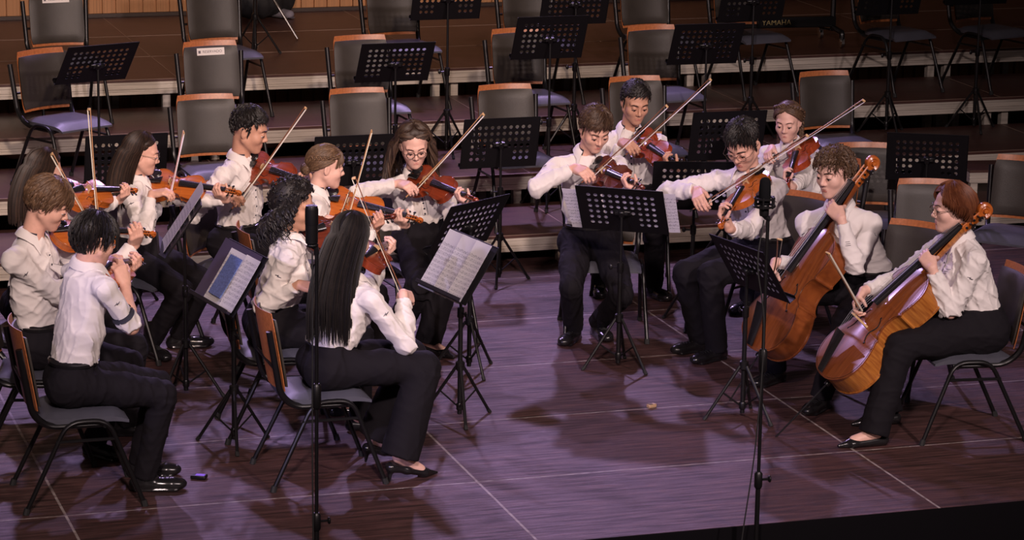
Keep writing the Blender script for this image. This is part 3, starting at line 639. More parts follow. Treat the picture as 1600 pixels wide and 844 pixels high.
def hair_mesh(kind, c, R, sc, seed, mats, length=.3, torso=None, vol=.012):
    rg = np.random.default_rng(seed); mb = MB()
    def sk(az, el, off=0.0):     # point above the scalp
        d = A(math.cos(el)*math.cos(az), math.cos(el)*math.sin(az), math.sin(el)); r = A(.098, .077, .088)+off; k = 1/math.sqrt(((d/r)**2).sum()); return A(-.014, 0, .030)+d*k
    def W(p): return c+(R.T@p)*sc
    short = kind in ('short', 'mop', 'undercut', 'fringe', 'wavy', 'swept')
    def lim(az):     # lowest elevation of the hairline
        a = abs((math.degrees(az)+180) % 360-180)
        fr = {'short': 32, 'mop': 24, 'undercut': 36, 'fringe': 24, 'wavy': 26, 'swept': 29}.get(kind, 28)
        return math.radians(np.interp(a, [0, 30, 55, 72, 85, 105, 125, 150, 180], [fr, fr, fr-6, 4, -10, -8, -32, -46, -48] if short else [fr+14, fr+3, 20, 4, -4, -8, -38, -50, -52]))
    P = []; vv = {'mop': .022, 'undercut': .020, 'curly': .028, 'wavy': .018, 'fringe': .016, 'bob': .016, 'short': .017, 'swept': .021, 'halfup': .025}.get(kind, vol)
    for i in range(15):
        row = []
        for j in range(40):
            az = 2*PI*j/40; el = PI/2+(lim(az)-PI/2)*i/14; t = i/14; row.append(W(sk(az, el, vv*(1-t**(5 if short else 3))*((.35+.65*max(0, math.sin(el))) if kind in ('short', 'undercut', 'swept') else (.75+.25*math.sin(el)))-.006*(t > .99)+rg.normal()*.0006)))
        P.append(row+[row[0]])
    mb.grid(np.array(P))
    def strand(pts, w, flat=1.0, mi=0):
        pts = np.array([W(p) for p in pts]); k = len(pts); r = w*np.concatenate([np.linspace(.7, 1, k//2), np.linspace(1, .22, k-k//2)])*sc; mb.tube(pts, r, 5, True, mi, flat)
    def mixm(): return int(rg.random() < .35) if len(mats) > 1 else 0
    if short:
        n = 620; part_az = math.radians(40)
        for q in range(n):
            az = rg.uniform(-PI, PI); el0 = rg.uniform(lim(az)+.03, 1.45); t0 = rg.uniform(.0, .5)
            front = abs(az) < 1.15
            if kind == 'undercut' and (abs(az) > 1.3 and el0 < .5): continue
            sidek = 1.0 if front or el0 > .75 else (.45 if kind in ('short', 'undercut', 'swept') else .8)
            ln = sidek*{'short': .036, 'mop': .075, 'undercut': .055, 'fringe': .075, 'wavy': .06, 'swept': .058}[kind]*rg.uniform(.7, 1.3)
            p = [sk(az, el0, vv*.55)]; d = sk(az, el0-.12, 0)-sk(az, el0, 0); tang = nrm(np.cross(sk(az, el0, 0)-A(-.014, 0, .03), A(0, 0, 1)))
            sw = {'short': 1.1, 'mop': .5, 'undercut': .5, 'fringe': 1.0, 'wavy': .5, 'swept': 1.3}[kind]*(1 if front else .25)*(-1 if seed % 2 else 1)
            d = nrm(nrm(d)*(.25 if kind == 'short' and el0 > .5 else 1)+tang*sw+(sk(az, el0)-A(-.014, 0, .03))*(1.5 if kind == 'short' and front else 0)+rg.normal(size=3)*(.35 if kind in ('wavy', 'undercut') else .08 if kind == 'short' else .16)); x = p[0]
            for st in range(6):
                x = x+d*ln/6; o = x-A(-.014, 0, .03); rr = math.sqrt(((o/(A(.098, .077, .088)+vv*(1.12+.12*rg.random())))**2).sum())
                if o[2] > -.01 or not front: x = A(-.014, 0, .03)+o/rr*(1 if kind not in ('short', 'undercut', 'swept') else .90+.10*max(0, o[2]/np.linalg.norm(o))) if rr < 1.0 or st > 1 else x
                p.append(x+rg.normal(size=3)*(.0035 if kind == 'wavy' else .001)); d = nrm(d+A(0, 0, -.22)+(rg.normal(size=3)*.32 if kind == 'wavy' else 0))
            strand(p, rg.uniform(.0022, .0042), 1.5, mixm())
        for g in (-1, 1):      # sideburns
            for q in range(14): z = rg.uniform(-.02, .02); strand([A(.006+rg.uniform(-.006, .010), g*.0735, z+.012), A(.008, g*.0745, z-.004), A(.010, g*.0735, z-.018)], .0032, 1.4)
    else:
        D = (R@A(0, 0, -1)); D = D/np.linalg.norm(D)    # world down in head axes
        n = {'long': 700, 'curly': 260, 'bob': 480, 'bun': 420, 'braids': 380, 'halfup': 560}[kind]
        for q in range(n):
            g = 1 if rg.random() < .5 else -1
            az = g*rg.uniform({'bun': .15, 'braids': .1, 'bob': .62, 'curly': 1.05, 'long': 1.42}.get(kind, 1.2), PI); fromf = abs(az); mids = rg.uniform(.06, 1.0); p = []
            # root near the parting, flowing over the side of the head
            if kind in ('bun', 'braids'):
                el0 = rg.uniform(lim(az)+.02, 1.2); tgt = A(-.105, 0, -.02) if kind == 'bun' else A(-.055, g*.068, -.030); x = sk(az, el0, vv*.7); p = [x]
                for st in range(6):
                    t = (st+1)/6; y = x+(tgt-x)*t; o = y-A(-.014, 0, .03); rr = math.sqrt(((o/(A(.098, .077, .088)+vv+.002))**2).sum()); p.append(A(-.014, 0, .03)+o/rr if rr < 1 or t < .85 else y)
                strand(p, rg.uniform(.0026, .0045), 1.4, mixm()); continue
            e1 = max(lim(az)+.05, -.12 if kind in ('long', 'halfup') else -9) 
            for st in range(7):
                t = st/6; el = 1.5-(1.5-e1)*t; p.append(sk(az*(.75+.25*t) if kind not in ('halfup', 'long') else az*(.9+.1*t), el, vv*(1.0+.25*rg.random())))
            L = (length+(.06 if kind in ('long', 'halfup') else 0))*rg.uniform(.80, 1.05)
            if kind == 'curly': L = length*rg.uniform(.5, 1.05)
            x = p[-1]; x = x+A(-.012, g*.006, 0)*rg.random(); out = nrm(A(x[0]+.02, x[1]*1.3, 0)); tot = 14 if kind in ('long', 'halfup', 'curly') else 6; ph = rg.uniform(0, 6); 
            back = R@(-(torso if torso is not None else R[0])); 
            for st in range(1, tot+1):
                t = st/tot; y = x+D*L*t+out*(.018*math.sin(t*PI*.6))+back*(.085*math.sin(min(1, t*1.3)*PI/2))*(L/.4)
                if kind == 'curly': y = y+A(math.cos(ph+t*16), math.sin(ph+t*16), 0)*.012+out*.022*math.sin(t*PI)
                elif kind == 'halfup': y = y+A(math.cos(ph+t*7), math.sin(ph+t*7), 0)*.015+out*.028*t
                elif kind == 'bob': y = x+D*L*t+out*(.016*math.sin(t*PI))-nrm(A(x[0], x[1], 0))*.014*t*t
                else: y = y+A(math.cos(q), math.sin(q), 0)*.004*t
                p.append(y)
            strand(p, rg.uniform(.0028, .0050) if kind != 'curly' else rg.uniform(.0045, .0075), 1.6 if kind != 'curly' else 1.1, mixm())
        if kind in ('long', 'halfup', 'bob', 'curly'):      # front hair swept back over the ears
            for q in range(300):
                g = 1 if q % 2 else -1; a0 = g*rg.uniform(.12, 1.5 if kind != 'bob' else .8); p = []
                for st in range(8):
                    t = st/7; az = a0*(1-t*t)+g*(1.75 if kind != 'bob' else 1.15)*t*t; el = 1.45+(lim(a0)+.03+.25*rg.random()*0-1.45)*min(1, t*1.15)*(1-.0*t); p.append(sk(az, max(el, lim(az)+.02) if t < .8 else el-.25*(t-.8), vv*(1.0+.25*rg.random())))
                strand(p, rg.uniform(.0028, .0048), 1.5, mixm())
        for q in range(420):      # combed back from the front hairline
            g = 1 if q % 2 else -1; a0 = g*rg.uniform(.02, 1.35); e0 = lim(a0)+rg.uniform(.0, .55); end = 1.85 if kind != 'bob' else 1.3; p = []
            for st in range(8):
                t = st/7; az = a0+(g*end-a0)*t; el = e0*(1-t)+.05*t+.22*math.sin(PI*t)*(1 if kind != 'bob' else .4); p.append(sk(az, el, vv*(.12+.95*min(1, t*2.2))*(1+.15*rg.random())))
            strand(p, rg.uniform(.0024, .0042), 1.5, mixm())
        if kind == 'curly':
            for q in range(260):
                az = rg.uniform(.7, 2*PI-.7); el = rg.uniform(lim(az), 1.5); b0 = sk(az, el, vv+.004); ax = nrm(rg.normal(size=3)); u = perp(rg.normal(size=3), ax); w = np.cross(ax, u); rad = rg.uniform(.006, .011)
                strand([b0+(u*math.cos(t)+w*math.sin(t))*rad+ax*.003*t for t in np.linspace(0, 6.5, 10)], .0042, 1.0, mixm())
        def plait(pts, k=1.0):
            pts = catmull(pts, 2)
            for i in range(len(pts)-1):
                t = nrm(pts[i+1]-pts[i]); u = perp(A(1, 0, 0.2), t); w = np.cross(t, u)
                for sgn in (-1, 1):
                    Rl = np.array([nrm(t*.8+w*sgn*.6), nrm(w*.8-t*sgn*.6), u]); mb.ell(W(pts[i]+w*sgn*.007*k), A(.0155, .0085, .0095)*sc*k, R.T@Rl.T, 8, 6, (i+(sgn > 0)) % 2 if len(mats) > 1 else 0)
        if kind == 'bun':
            for q in range(70):
                ax = nrm(rg.normal(size=3)); u = perp(rg.normal(size=3), ax); w = np.cross(ax, u); cc = A(-.118, 0, -.028); strand([cc+(u*math.cos(t)*.030+w*math.sin(t)*.030)*A(.8, 1.1, 1.0) for t in np.linspace(0, 4, 10)], .006, 1.3, mixm())
            for g in (-1, 1):       # plait round the side of the head
                plait([sk(g*a, .55-.22*(a-.8), vv+.003) for a in np.linspace(.75, 2.7, 9)], .8)
            for q in range(110):     # bangs
                y = rg.uniform(-.072, .072); x0 = sk(math.atan2(y, .095)*.9, .95, vv); strand([x0, sk(math.atan2(y, .095), .62, vv), A(.090-abs(y)**2*9, y*1.04, .052), A(.091-abs(y)**2*11, y*1.08, .032-abs(y)*.25-rg.random()*.008)], .0042, 1.5, mixm())
        if kind == 'braids':
            for g in (-1, 1):
                pts = [sk(g*.35, 1.15, vv), sk(g*.7, .95, vv+.004), sk(g*1.2, .75, vv+.006), sk(g*1.75, .45, vv+.006), sk(g*2.1, .05, vv+.006), sk(g*2.2, -.35, vv+.006)]+[A(-.060, g*.072, -.055)+D*t*.2+A(-.02*t, 0, 0) for t in np.linspace(0, 1, 9)]
                plait(pts)
        if kind == 'halfup':
            for q in range(50):
                ax = nrm(rg.normal(size=3)); u = perp(rg.normal(size=3), ax); w = np.cross(ax, u); cc = A(-.045, 0, .135); strand([cc+(u*math.cos(t)*.020+w*math.sin(t)*.020) for t in np.linspace(0, 4, 9)], .005, 1.3, mixm())
    return mb
HAIRM = {}
def hairmat(name, c1, c2):
    HAIRM[name] = [mat('hair_'+name, c1, .52, 0, .35, noise=.3, nscale=30), mat('hair_'+name+'_light', c2, .52, 0, .35, noise=.3, nscale=30)]
hairmat('black', (.012, .010, .010), (.022, .017, .015)); hairmat('dark', (.024, .014, .010), (.050, .028, .018)); hairmat('darkbrown', (.036, .020, .013), (.075, .044, .028)); hairmat('brown', (.075, .040, .022), (.12, .068, .038))
hairmat('fairbrown', (.10, .055, .030), (.165, .095, .052)); hairmat('auburn', (.12, .036, .014), (.18, .06, .024)); hairmat('midbrown', (.055, .030, .018), (.095, .055, .033))

def person(name, label, hip, yaw, neck, head, hyaw, hpitch=-20, hroll=0, nl=.05, hl=.12, sc=1.0, fem=False, tyaw=None, skinc='light', hair=('short', 'black'), hlen=.3,
           fR=None, fL=None, fyR=None, fyL=None, shoes='oxford', leg=1.0, wide=1.0, bulk=1.0, rolled=False, kneeout=(0.0, 0.0), seed=1, stomp=None,
           inst=None, glasses=None, arms=None, beltz=.12, zfloor=0.0, hsc=None, shoulder_drop=(.0, .0)):
    H = A(*hip); F = hd(yaw); Lf = hd(yaw+90); TF = hd(yaw if tyaw is None else tyaw); TL = hd((yaw if tyaw is None else tyaw)+90)
    base = A(H[0], H[1], zfloor)
    N = at(neck, H+F*nl); HC = at(head, H+F*hl); sp = nrm(N-H-UP*0); hs = (hsc or 1.0)*sc*(.985 if fem else 1.02)
    SPL = np.linalg.norm(N-H)
    HR = headR(hyaw, hpitch, hroll); HF_, HL_, HU_ = HR
    sw = (.160 if fem else .180)*sc*bulk**.5
    SL = N+TL*sw-UP*(.068+shoulder_drop[0])+TF*.01; SR = N-TL*sw-UP*(.068+shoulder_drop[1])+TF*.01
    th, sh = .435*sc*leg, .425*sc*leg
    hipL, hipR = H+Lf*.085*sc, H-Lf*.085*sc
    AR = A(*fR, zfloor+.085) if fR is not None else H+F*.43-Lf*.13-UP*(H[2]-zfloor-.085)
    AL = A(*fL, zfloor+.085) if fL is not None else H+F*.43+Lf*.13-UP*(H[2]-zfloor-.085)
    if shoes == 'heel': AR[2] += .055; AL[2] += .055
    KR = two_bone(hipR, AR, th, sh, hipR+F*.8+UP*.6-Lf*kneeout[0], name+' legR'); KL = two_bone(hipL, AL, th, sh, hipL+F*.8+UP*.6+Lf*kneeout[1], name+' legL')
    fyR = yaw if fyR is None else fyR; fyL = yaw if fyL is None else fyL
    # ---- arms and instrument
    ua, fa = .285*sc, .245*sc; info = {}
    kind = inst['kind'] if inst else None
    if kind == 'violin':
        ref = N+TF*.085+TL*.075+UP*.02; E = at(inst['E'], ref+HF*inst.get('de', 0)); Sx = seg(E, inst['S'], VI['end'], inst.get('ss', -1)); ax = nrm(Sx-E); e0 = np.cross(ax, UP)
        n = perp(UP*.85+e0*inst.get('tilt', .5)+A(*inst.get('nh', (0, 0, 0))), ax); e = np.cross(ax, n)
        info.update(E=E, ax=ax, n=n)
        g = E+ax*inst.get('grip', VI['nut']-.035)+n*(VI['zn']-.004)
        kn = g+e*.030-n*.004; dL = nrm(n*.80-ax*.30+e*.20); wL = kn-dL*.085*sc
        handL = (wL, dL, -e, ax, ((38, 62, 45), (36, 58, 45), (34, 58, 45), (30, 50, 45)), (.35, .25, .9))
    elif kind == 'cello':
        T = A(*G(inst['pin'], zfloor)); pin = inst.get('pinlen', .44); Ltot = pin+CI['end']; Sx = at(inst['S'], A(*inst['Sref'])) if 'Sref' in inst else seg(T, inst['S'], Ltot, inst.get('ss', 1))
        ax = nrm(Sx-T); E = Sx-ax*CI['end']; n = perp(A(*inst['nh']), ax); e = np.cross(ax, n); E = E-n*(-.056); info.update(E=E, ax=ax, n=n)
        s_ = inst['hand']; g = E+ax*s_+n*(CI['zn']*1.0+.012); side = -e   # player's left-hand side (bass side from behind)
        kn = g+(-e if inst.get('lh', 1) > 0 else e)*-.034+n*.036; 
        b_ = ax; left = perp(TL, ax); left = perp(left, n); kn = g+left*.030+n*.034; dL = nrm(-left*.55+n*.40-ax*.10); dL = nrm(-left*.75+n*.25+UP*.25); wL = kn-dL*.085*sc
        handL = (wL, dL, -n-left*.25, ax, ((40, 50, 40), (42, 52, 40), (40, 52, 40), (36, 46, 40)), (.25, .35, .9))
    if kind and 'F' in inst:
        Cc = E+ax*(inst.get('c', .190 if kind == 'violin' else .375))+n*((VI if kind == 'violin' else CI)['zb']+.002*1)
        pf, pt = np.array(inst['F']), np.array(inst['T']); L = .70; v = pt-pf; z = (Cc-CAM)@_f; pl = np.linalg.norm(v)*z/FPX/L
        pl = min(pl, .985); dep = math.sqrt(1-pl*pl)*inst.get('ts', 1); vn = v/np.linalg.norm(v); d = nrm(vn[0]*_r*pl-vn[1]*_u*pl+_f*dep)
        pc = np.array(proj(Cc)); t = np.clip(((pc-pf)@v)/(v@v), .06, .92) if 't' not in inst else inst['t']; Fp = Cc-d*L*t; Tp = Fp+d*L; info.update(F=Fp, T=Tp, d=d)
        bn = perp(n, d); info['bn'] = bn; REPORT.append(f'{name}: bow t={t:.2f} frogpx={np.round(proj(Fp))} tippx={np.round(proj(Tp))} want {inst["F"]} {inst["T"]} bow.axis={d@ax:.2f} n.view={-n@_f:.2f}')
        gp = Fp+d*.035+bn*.022; elb = at(arms['R'], SR+TF*.05) if arms and 'R' in arms else SR-UP*.2-TL*.15+TF*.05
        din = perp(gp-(elb+SR)*.5, d); dR = nrm(din*.85-d*.1-bn*.15); nR = nrm(-bn-din*.25); wR = gp-dR*.095*sc+bn*.030
        handR = (wR, dR, nR, d, ((34, 42, 35), (36, 46, 38), (38, 46, 38), (30, 40, 30)), (.35, .1, .9))
    elif arms and 'Rw' in arms:      # hand placed on its own
        wR = A(*arms['Rw']) if len(arms['Rw']) == 3 else at(arms['Rw'], N+TF*arms.get('Rd', .3)); dR = nrm(A(*arms['Rh'])); nR = nrm(A(*arms['Rn'])); handR = (wR, dR, nR, A(*arms.get('Rb', (0, 0, 1))), ((30, 45, 35),)*2+((45, 60, 45),)*2, (.5, .5, .5))
    for q, S_, w_ in (('L', SL, handL[0]), ('R', SR, handR[0])):
        d_ = np.linalg.norm(w_-S_); mx = (ua+fa)*.99
        if d_ > mx:
            mv = min(d_-mx, .07); S2 = S_+(w_-S_)/d_*mv
            if q == 'L': SL = S2
            else: SR = S2
    poleL = at(arms['L'], (SL+wL)/2+TF*arms.get('Ld', 0)) if arms and 'L' in arms else (SL+wL)/2-UP*.3+TF*.05+TL*.02
    poleR = at(arms['R'], (SR+wR)/2+TF*arms.get('Rdd', .0)) if arms and 'R' in arms else (SR+wR)/2-UP*.2-TL*.15
    EL = two_bone(SL, wL, ua, fa, poleL, name+' armL'); ER = two_bone(SR, wR, ua, fa, poleR, name+' armR')
    REPORT.append(f'{name}: spine {SPL:.2f} hippx {np.round(proj(H))} kneeR {np.round(proj(KR))} kneeL {np.round(proj(KL))} ankR {np.round(proj(AR))} elbR {np.round(proj(ER))} elbL {np.round(proj(EL))} hand {np.round(proj(wL))} {np.round(proj(wR))} head z {HC[2]:.2f} N {np.round(N,2)}')
    # ---- body: one continuous skin
    s = S(); Ph = head_sdf(s, HC, HR, hs, fem); nr = (.043 if fem else .050)*sc
    s.cone(Ph(-.026, 0, -.055), N-UP*.01-TF*.005, nr, nr*1.08, .02); s.cone(SL*.5+N*.5-UP*.025, SR*.5+N*.5-UP*.025, .034*sc, .034*sc, .02)
    ch = N-sp*.17+TF*.01; s.econe(ch, N-sp*.06, TL, (.11*sc, .07*sc), (.10*sc, .06*sc), .04); s.econe(H+UP*.03, ch, TL, (.11*sc, .07*sc), (.11*sc, .07*sc), .03)
    for S_, E_, w_, hnd in ((SL, EL, wL, handL), (SR, ER, wR, handR)):
        s.cone(N-UP*.06, S_-UP*.012, .034*sc, .034*sc, .02); ar = sc if rolled else sc*.80; s.cone(S_, E_, .038*ar, .034*ar, .02); s.cone(E_, E_+(w_-E_)*.4, .036*ar, .034*ar, .015); s.cone(E_+(w_-E_)*.4, w_, .034*ar, .0235*sc, .015); hand(s, hnd[0], hnd[1], hnd[2], hnd[3], hnd[4], sc*(.92 if fem else 1.0), thumb=hnd[5])
    for h_, k_, a_, fy in ((hipL, KL, AL, fyL), (hipR, KR, AR, fyR)):
        s.cone(H+UP*.02, h_, .07*sc, .06*sc, .02); s.cone(h_, k_, .060*sc, .042*sc, .02); s.cone(k_, a_, .042*sc, .030*sc, .02); fd = hd(fy)
        if shoes in ('pump', 'heel'): s.cone(a_-fd*.01-UP*.02, a_+fd*.11-UP*(.05 if shoes == 'pump' else .10), .031*sc, .026*sc, .02)
        else: s.cone(a_, a_+fd*.04-UP*.05, .028, .022, .02)
    V, Fc = s.mesh('body', .0043)
    r = thing('person', label, 'person', base, 0)
    def skinpart(nm, V, Fc, m, lab=None):
        # orient outward
        o = obj(nm, npmesh(nm, V, Fc, m, base), r)
        if lab: o['label'] = lab
        return o
    skinpart('body', V, Fc, MSKIN[skinc])
    # ---- shirt
    cl = S(); b = bulk; waist = H+UP*beltz*.75; hw = (.135 if fem else .140)*sc*b; 
    w1 = (.130 if fem else .148)*sc*b; dep = .1*sc*b
    cl.econe(waist, N-sp*SPL*.55, TL if tyaw is not None else Lf, (hw*1.02, dep*1.08), (w1*1.0, dep*1.02), .03); cl.econe(N-sp*SPL*.55, N-sp*.12, TL, (w1*1.02, dep*1.02), (.155*sc*b, .098*sc), .03)
    if fem:
        for g in (-1, 1): cl.sph(N-sp*.185+TL*g*.062+TF*.075*b, .050*sc*b, .05)
    cl.cone(N-UP*.052+TL*.02, SL-UP*.006, .066*sc, .049*sc, .03); cl.cone(N-UP*.052-TL*.02, SR-UP*.006, .066*sc, .049*sc, .03)
    cl.cone(N-UP*.06-TF*.02, N-UP*.015-TF*.008, .085*sc, .058*sc, .03)
    foldpts = [(waist, .13, .35), (ER, .10, .45), (EL, .10, .45)]
    for S_, E_, w_ in ((SL, EL, wL), (SR, ER, wR)):
        if rolled:
            cl.cone(S_-UP*.004, E_*.75+S_*.25, .051*sc, .049*sc, .022); cl.ccone(S_*.3+E_*.7, E_*.96+S_*.04, .055*sc, .054*sc, .012)
        else:
            cf = w_-(w_-E_)*.10; cl.cone(S_-UP*.004, E_, .051*sc*b**.5, .047*sc, .022); cl.cone(E_, E_+(cf-E_)*.55, .050*sc, .044*sc, .02); cl.cone(E_+(cf-E_)*.55, E_+(cf-E_)*.80, .044*sc, .038*sc, .015); cl.ccone(E_+(cf-E_)*.78, cf, .038*sc, .036*sc, .008)
    cl.cone(N+UP*.03-TF*.002, N+UP*.12, nr*1.12, nr*1.3, .006, 's')      # neck opening
    cl.half(H+UP*(beltz-.016), -UP, H-A(.2, .2, .3), H+A(.2, .2, beltz-.01))
    Vs, Fs = cl.mesh('shirt', .0055, fold_noise(.021, seed, foldpts)); so = skinpart('shirt', Vs, Fs, MSHIRT)
    # collar, placket, buttons, marks laid on the cloth
    mb = MB(); cR = nr*1.10; cb = N+UP*.008
    av = np.linspace(math.radians(36), math.radians(324), 30); neckU = nrm(Ph(-.026, 0, -.055)-N); cu = perp(TF, neckU); cv = np.cross(neckU, cu)
    top = [N+neckU*(.044-.018*max(0, math.cos(a)))+(cu*math.cos(a)+cv*math.sin(a))*cR*(1.05+.12*max(0, math.cos(a))) for a in av]; bot = [N+neckU*(.004-.03*max(0, math.cos(a))**2)+(cu*math.cos(a)+cv*math.sin(a))*cR*(1.52+.42*max(0, math.cos(a))**2) for a in av]
    Gd = np.array([[t+(q-t)*k+neckU*.010*math.sin(k*PI) for t, q in zip(top, bot)] for k in np.linspace(0, 1, 6)])
    for ss in (0, 29):         # collar points
        for k in range(6): Gd[k, ss] += (nrm(cu*.8-neckU*.9)*.042)*(k/5)**2
    inn = Gd-np.array([[nrm((p-N)-neckU*((p-N)@neckU))*.003 for p in row] for row in Gd]); mb.grid(Gd, flip=True); mb.grid(inn)
    for a_, b_ in ((Gd[0], inn[0]), (inn[-1], Gd[-1]), (inn[:, 0], Gd[:, 0]), (Gd[:, -1], inn[:, -1])): mb.add(np.vstack([a_, b_]), [(i, i+1, len(a_)+i+1, len(a_)+i) for i in range(len(a_)-1)])
    mb.v = [tuple(np.array(p)-base) for p in mb.v]; part('collar', mb, MSHIRT, so, 60)
    mb = MB(); stand_ = np.array([[N+neckU*z+(cu*math.cos(a)+cv*math.sin(a))*cR*(1.02-.01*k) for a in av] for k, z in enumerate((.0, .020, .038))]); mb.grid(stand_, flip=True); st2 = np.array([[p+(N+neckU*((p-N)@neckU)-p)*.05 for p in row] for row in stand_]); mb.grid(st2); mb.v = [tuple(np.array(p)-base) for p in mb.v]; part('collar_lining', mb, MSHIRTD, so, 60, label='dark inner collar band')
    # front line: points from collar to waist
    zz = np.linspace(.06, SPL-beltz-.035, 22); org = np.array([N-sp*z+TF*.35 for z in zz]); fl = cl.march(org, -TF)+TF*.0025
    okm = np.linalg.norm(fl-(N-sp*zz[:, None]), axis=1) < .28; fl = fl[okm]
    if len(fl) > 6:
        mb = MB(); mb.v = []; wv = TL*.0135; P_ = np.array([cl.march(fl+TL*w+TF*.1, -TF)+TF*.003 for w in (-.014, -.007, 0, .007, .014)]); P2 = P_-TF*.004; mb.grid(P_); mb.grid(P2, flip=True); mb.v = [tuple(np.array(p)-base) for p in mb.v]; part('placket', mb, MSHIRT, so, 60)
        mb = MB(); e_ = cl.march(fl+TL*.0155+TF*.1, -TF)+TF*.0022; mb.tube(e_-base, .0014, 5); part('placket_edge', mb, MSHIRTD, so, label='dark piping along the button band')
        for i in range(1, 7):
            p = P_[2][min(len(fl)-1, int((i-.5)/6*len(fl)))]; mb = MB(); mb.lathe([(.0052, 0), (.006, .0012), (.0045, .0025)], 10, np.array([TL, UP, TF]).T, p-base-TF*.0005); part('button', mb, MSHIRTD, so)
        # three short embroidered lines on the chest
        ctr = N-sp*.135+TL*.075; mb = MB()
        for i in range(3):
            a_ = cl.march(np.array([ctr+TF*.3-UP*.010*i+TL*(t*.034)+UP*.006*t for t in (-.5-.1*i, -.2, .1, .4+.1*i)]), -TF)+TF*.0012; mb.tube(a_-base, .0013, 4)
        part('chest_embroidery', mb, MTHREAD, so, label='small dark embroidered lines on the chest')
    for S_, E_, sg in ((SL, EL, 1), (SR, ER, -1)):
        q = S_+(E_-S_)*.30; aa = nrm(E_-S_); nn_ = perp(TL*sg*.8-HF*.6+UP*.3, aa); tt = np.cross(aa, nn_); mb = MB()
        a_ = cl.march(np.array([q+nn_*.12+tt*x+aa*y for x, y in ((-.016, 0), (-.004, .002), (.006, -.002), (.018, .001))]), -nn_)+nn_*.001; mb.tube(a_-base, [.0012, .0024, .0018, .001], 5)
        a_ = cl.march(np.array([q+nn_*.12+tt*x+aa*y for x, y in ((.000, -.007), (.004, 0), (.002, .007))]), -nn_)+nn_*.001; mb.tube(a_-base, .0013, 4); part('sleeve_embroidery', mb, MTHREAD, so)
    if rolled:
        for S_, E_ in ((SL, EL), (SR, ER)):
            mb = MB(); aa = nrm(E_-S_); q = S_+(E_-S_)*.66; u_ = perp(UP, aa); w_ = np.cross(aa, u_)
            ring = [q+(u_*math.cos(t)+w_*math.sin(t))*.15 for t in np.linspace(0, 2*PI, 28, endpoint=False)]; rows = []
            for o_ in (-.013, 0, .013):
                rw = []
                for p in ring:
                    h_ = cl.march(np.array([q+(p-q)*.5+aa*o_]), nrm(q-p))[0]; rad = np.clip(np.linalg.norm(h_-q-aa*o_), .050, .060); rw.append(q+aa*o_+nrm(p-q)*(rad+.0035))
                rows.append(rw)
            rows = np.array(rows); rows = np.concatenate([rows, rows[:, :1]], 1); inn_ = rows+np.array([[nrm(q+aa*((p-q)@aa)-p)*.005 for p in rw] for rw in rows]); mb.grid(rows); mb.grid(inn_, flip=True); mb.v = [tuple(np.array(p)-base) for p in mb.v]; part('sleeve_band', mb, MSHIRTD, so, label='dark band round the rolled sleeve')
    # ---- trousers
    t = S(); t.econe(H-UP*.01, H+UP*beltz, Lf, (.150*sc*b, .115*sc*b), (hw*1.06, dep*1.13), .03); t.cone(hipL-F*.04, hipR-F*.04, .105*sc*b, .105*sc*b, .03)
    for h_, k_, a_ in ((hipL, KL, AL), (hipR, KR, AR)):
        t.cone(h_, h_+(k_-h_)*.55, .094*sc*b, .082*sc*b, .04); t.cone(h_+(k_-h_)*.55, k_, .082*sc*b, .066*sc*wide**.3, .03)
        hm = a_+(a_-k_)*(.05 if shoes not in ('pump', 'heel') else .04); t.ccone(k_+(hm-k_)*.05, hm, .066*sc*wide**.5, .058*sc*wide, .03)
        foldpts.append((k_, .12, .9)); foldpts.append((h_, .14, .5))
    t.half(H+UP*beltz, UP, H-.3, H+A(.3, .3, .5))
    Vt, Ft = t.mesh('trousers', .006, fold_noise(.010, seed+50, foldpts)); po = skinpart('trousers', Vt, Ft, MPANT)
    if not fem:
        mb = MB(); ring = [H+UP*(beltz-.016)+(Lf*math.cos(x)*hw*1.04+F*math.sin(x)*dep*1.11) for x in np.linspace(0, 2*PI, 40, endpoint=False)]; mb.tube(np.array(ring)-base, .014, 6, closed=True, flat=1.0, u0=UP); part('belt', mb, MSHOE, po)
    # ---- shoes
    for a_, fy in ((AR, fyR), (AL, fyL)):
        q = S(); fd = hd(fy); z0 = zfloor; g0 = A(a_[0], a_[1], z0)
        if shoes == 'heel':
            q.econe(g0-fd*.055+UP*.075, g0+fd*.03+UP*.055, np.cross(UP, fd), (.030, .026), (.033, .022), .02); q.econe(g0+fd*.03+UP*.05, g0+fd*.135+UP*.022, np.cross(UP, fd), (.034, .02), (.034, .018), .02); q.cone(g0+fd*.13+UP*.017, g0+fd*.205+UP*.010, .028, .006, .02)
            q.cone(g0-fd*.055+UP*.07, g0-fd*.062+UP*.006, .017, .006, .012); q.ell(g0+fd*.055+UP*.105, np.array([fd, np.cross(UP, fd), UP]), (.085, .026, .040), .012, 's')
        elif shoes == 'pump':
            q.econe(g0-fd*.05+UP*.03, g0+fd*.12+UP*.022, np.cross(UP, fd), (.031, .032), (.038, .022), .02); q.cone(g0+fd*.12+UP*.02, g0+fd*.19+UP*.012, .030, .010, .02); q.ell(g0+fd*.045+UP*.070, np.array([fd, np.cross(UP, fd), UP]), (.075, .026, .036), .01, 's')
        else:
            q.econe(g0-fd*.045+UP*.03, g0+fd*.12+UP*.030, np.cross(UP, fd), (.036, .040), (.043, .030), .03); q.ell(g0+fd*.142+UP*.028, np.array([fd, np.cross(UP, fd), UP]), (.055, .042, .030), .02); q.cone(g0+UP*.045, a_+UP*(.02 if shoes != 'boot' else .07), .042, .044, .03)
            q.econe(g0-fd*.045+UP*.006, g0+fd*.145+UP*.006, np.cross(UP, fd), (.041, .02), (.047, .02), .006)
        q.half(g0+UP*.002, -UP, g0-.3, g0+A(.3, .3, .003)); Vq, Fq = q.mesh('shoe', .0042); sho = skinpart('shoe', Vq, Fq, MSHOE)
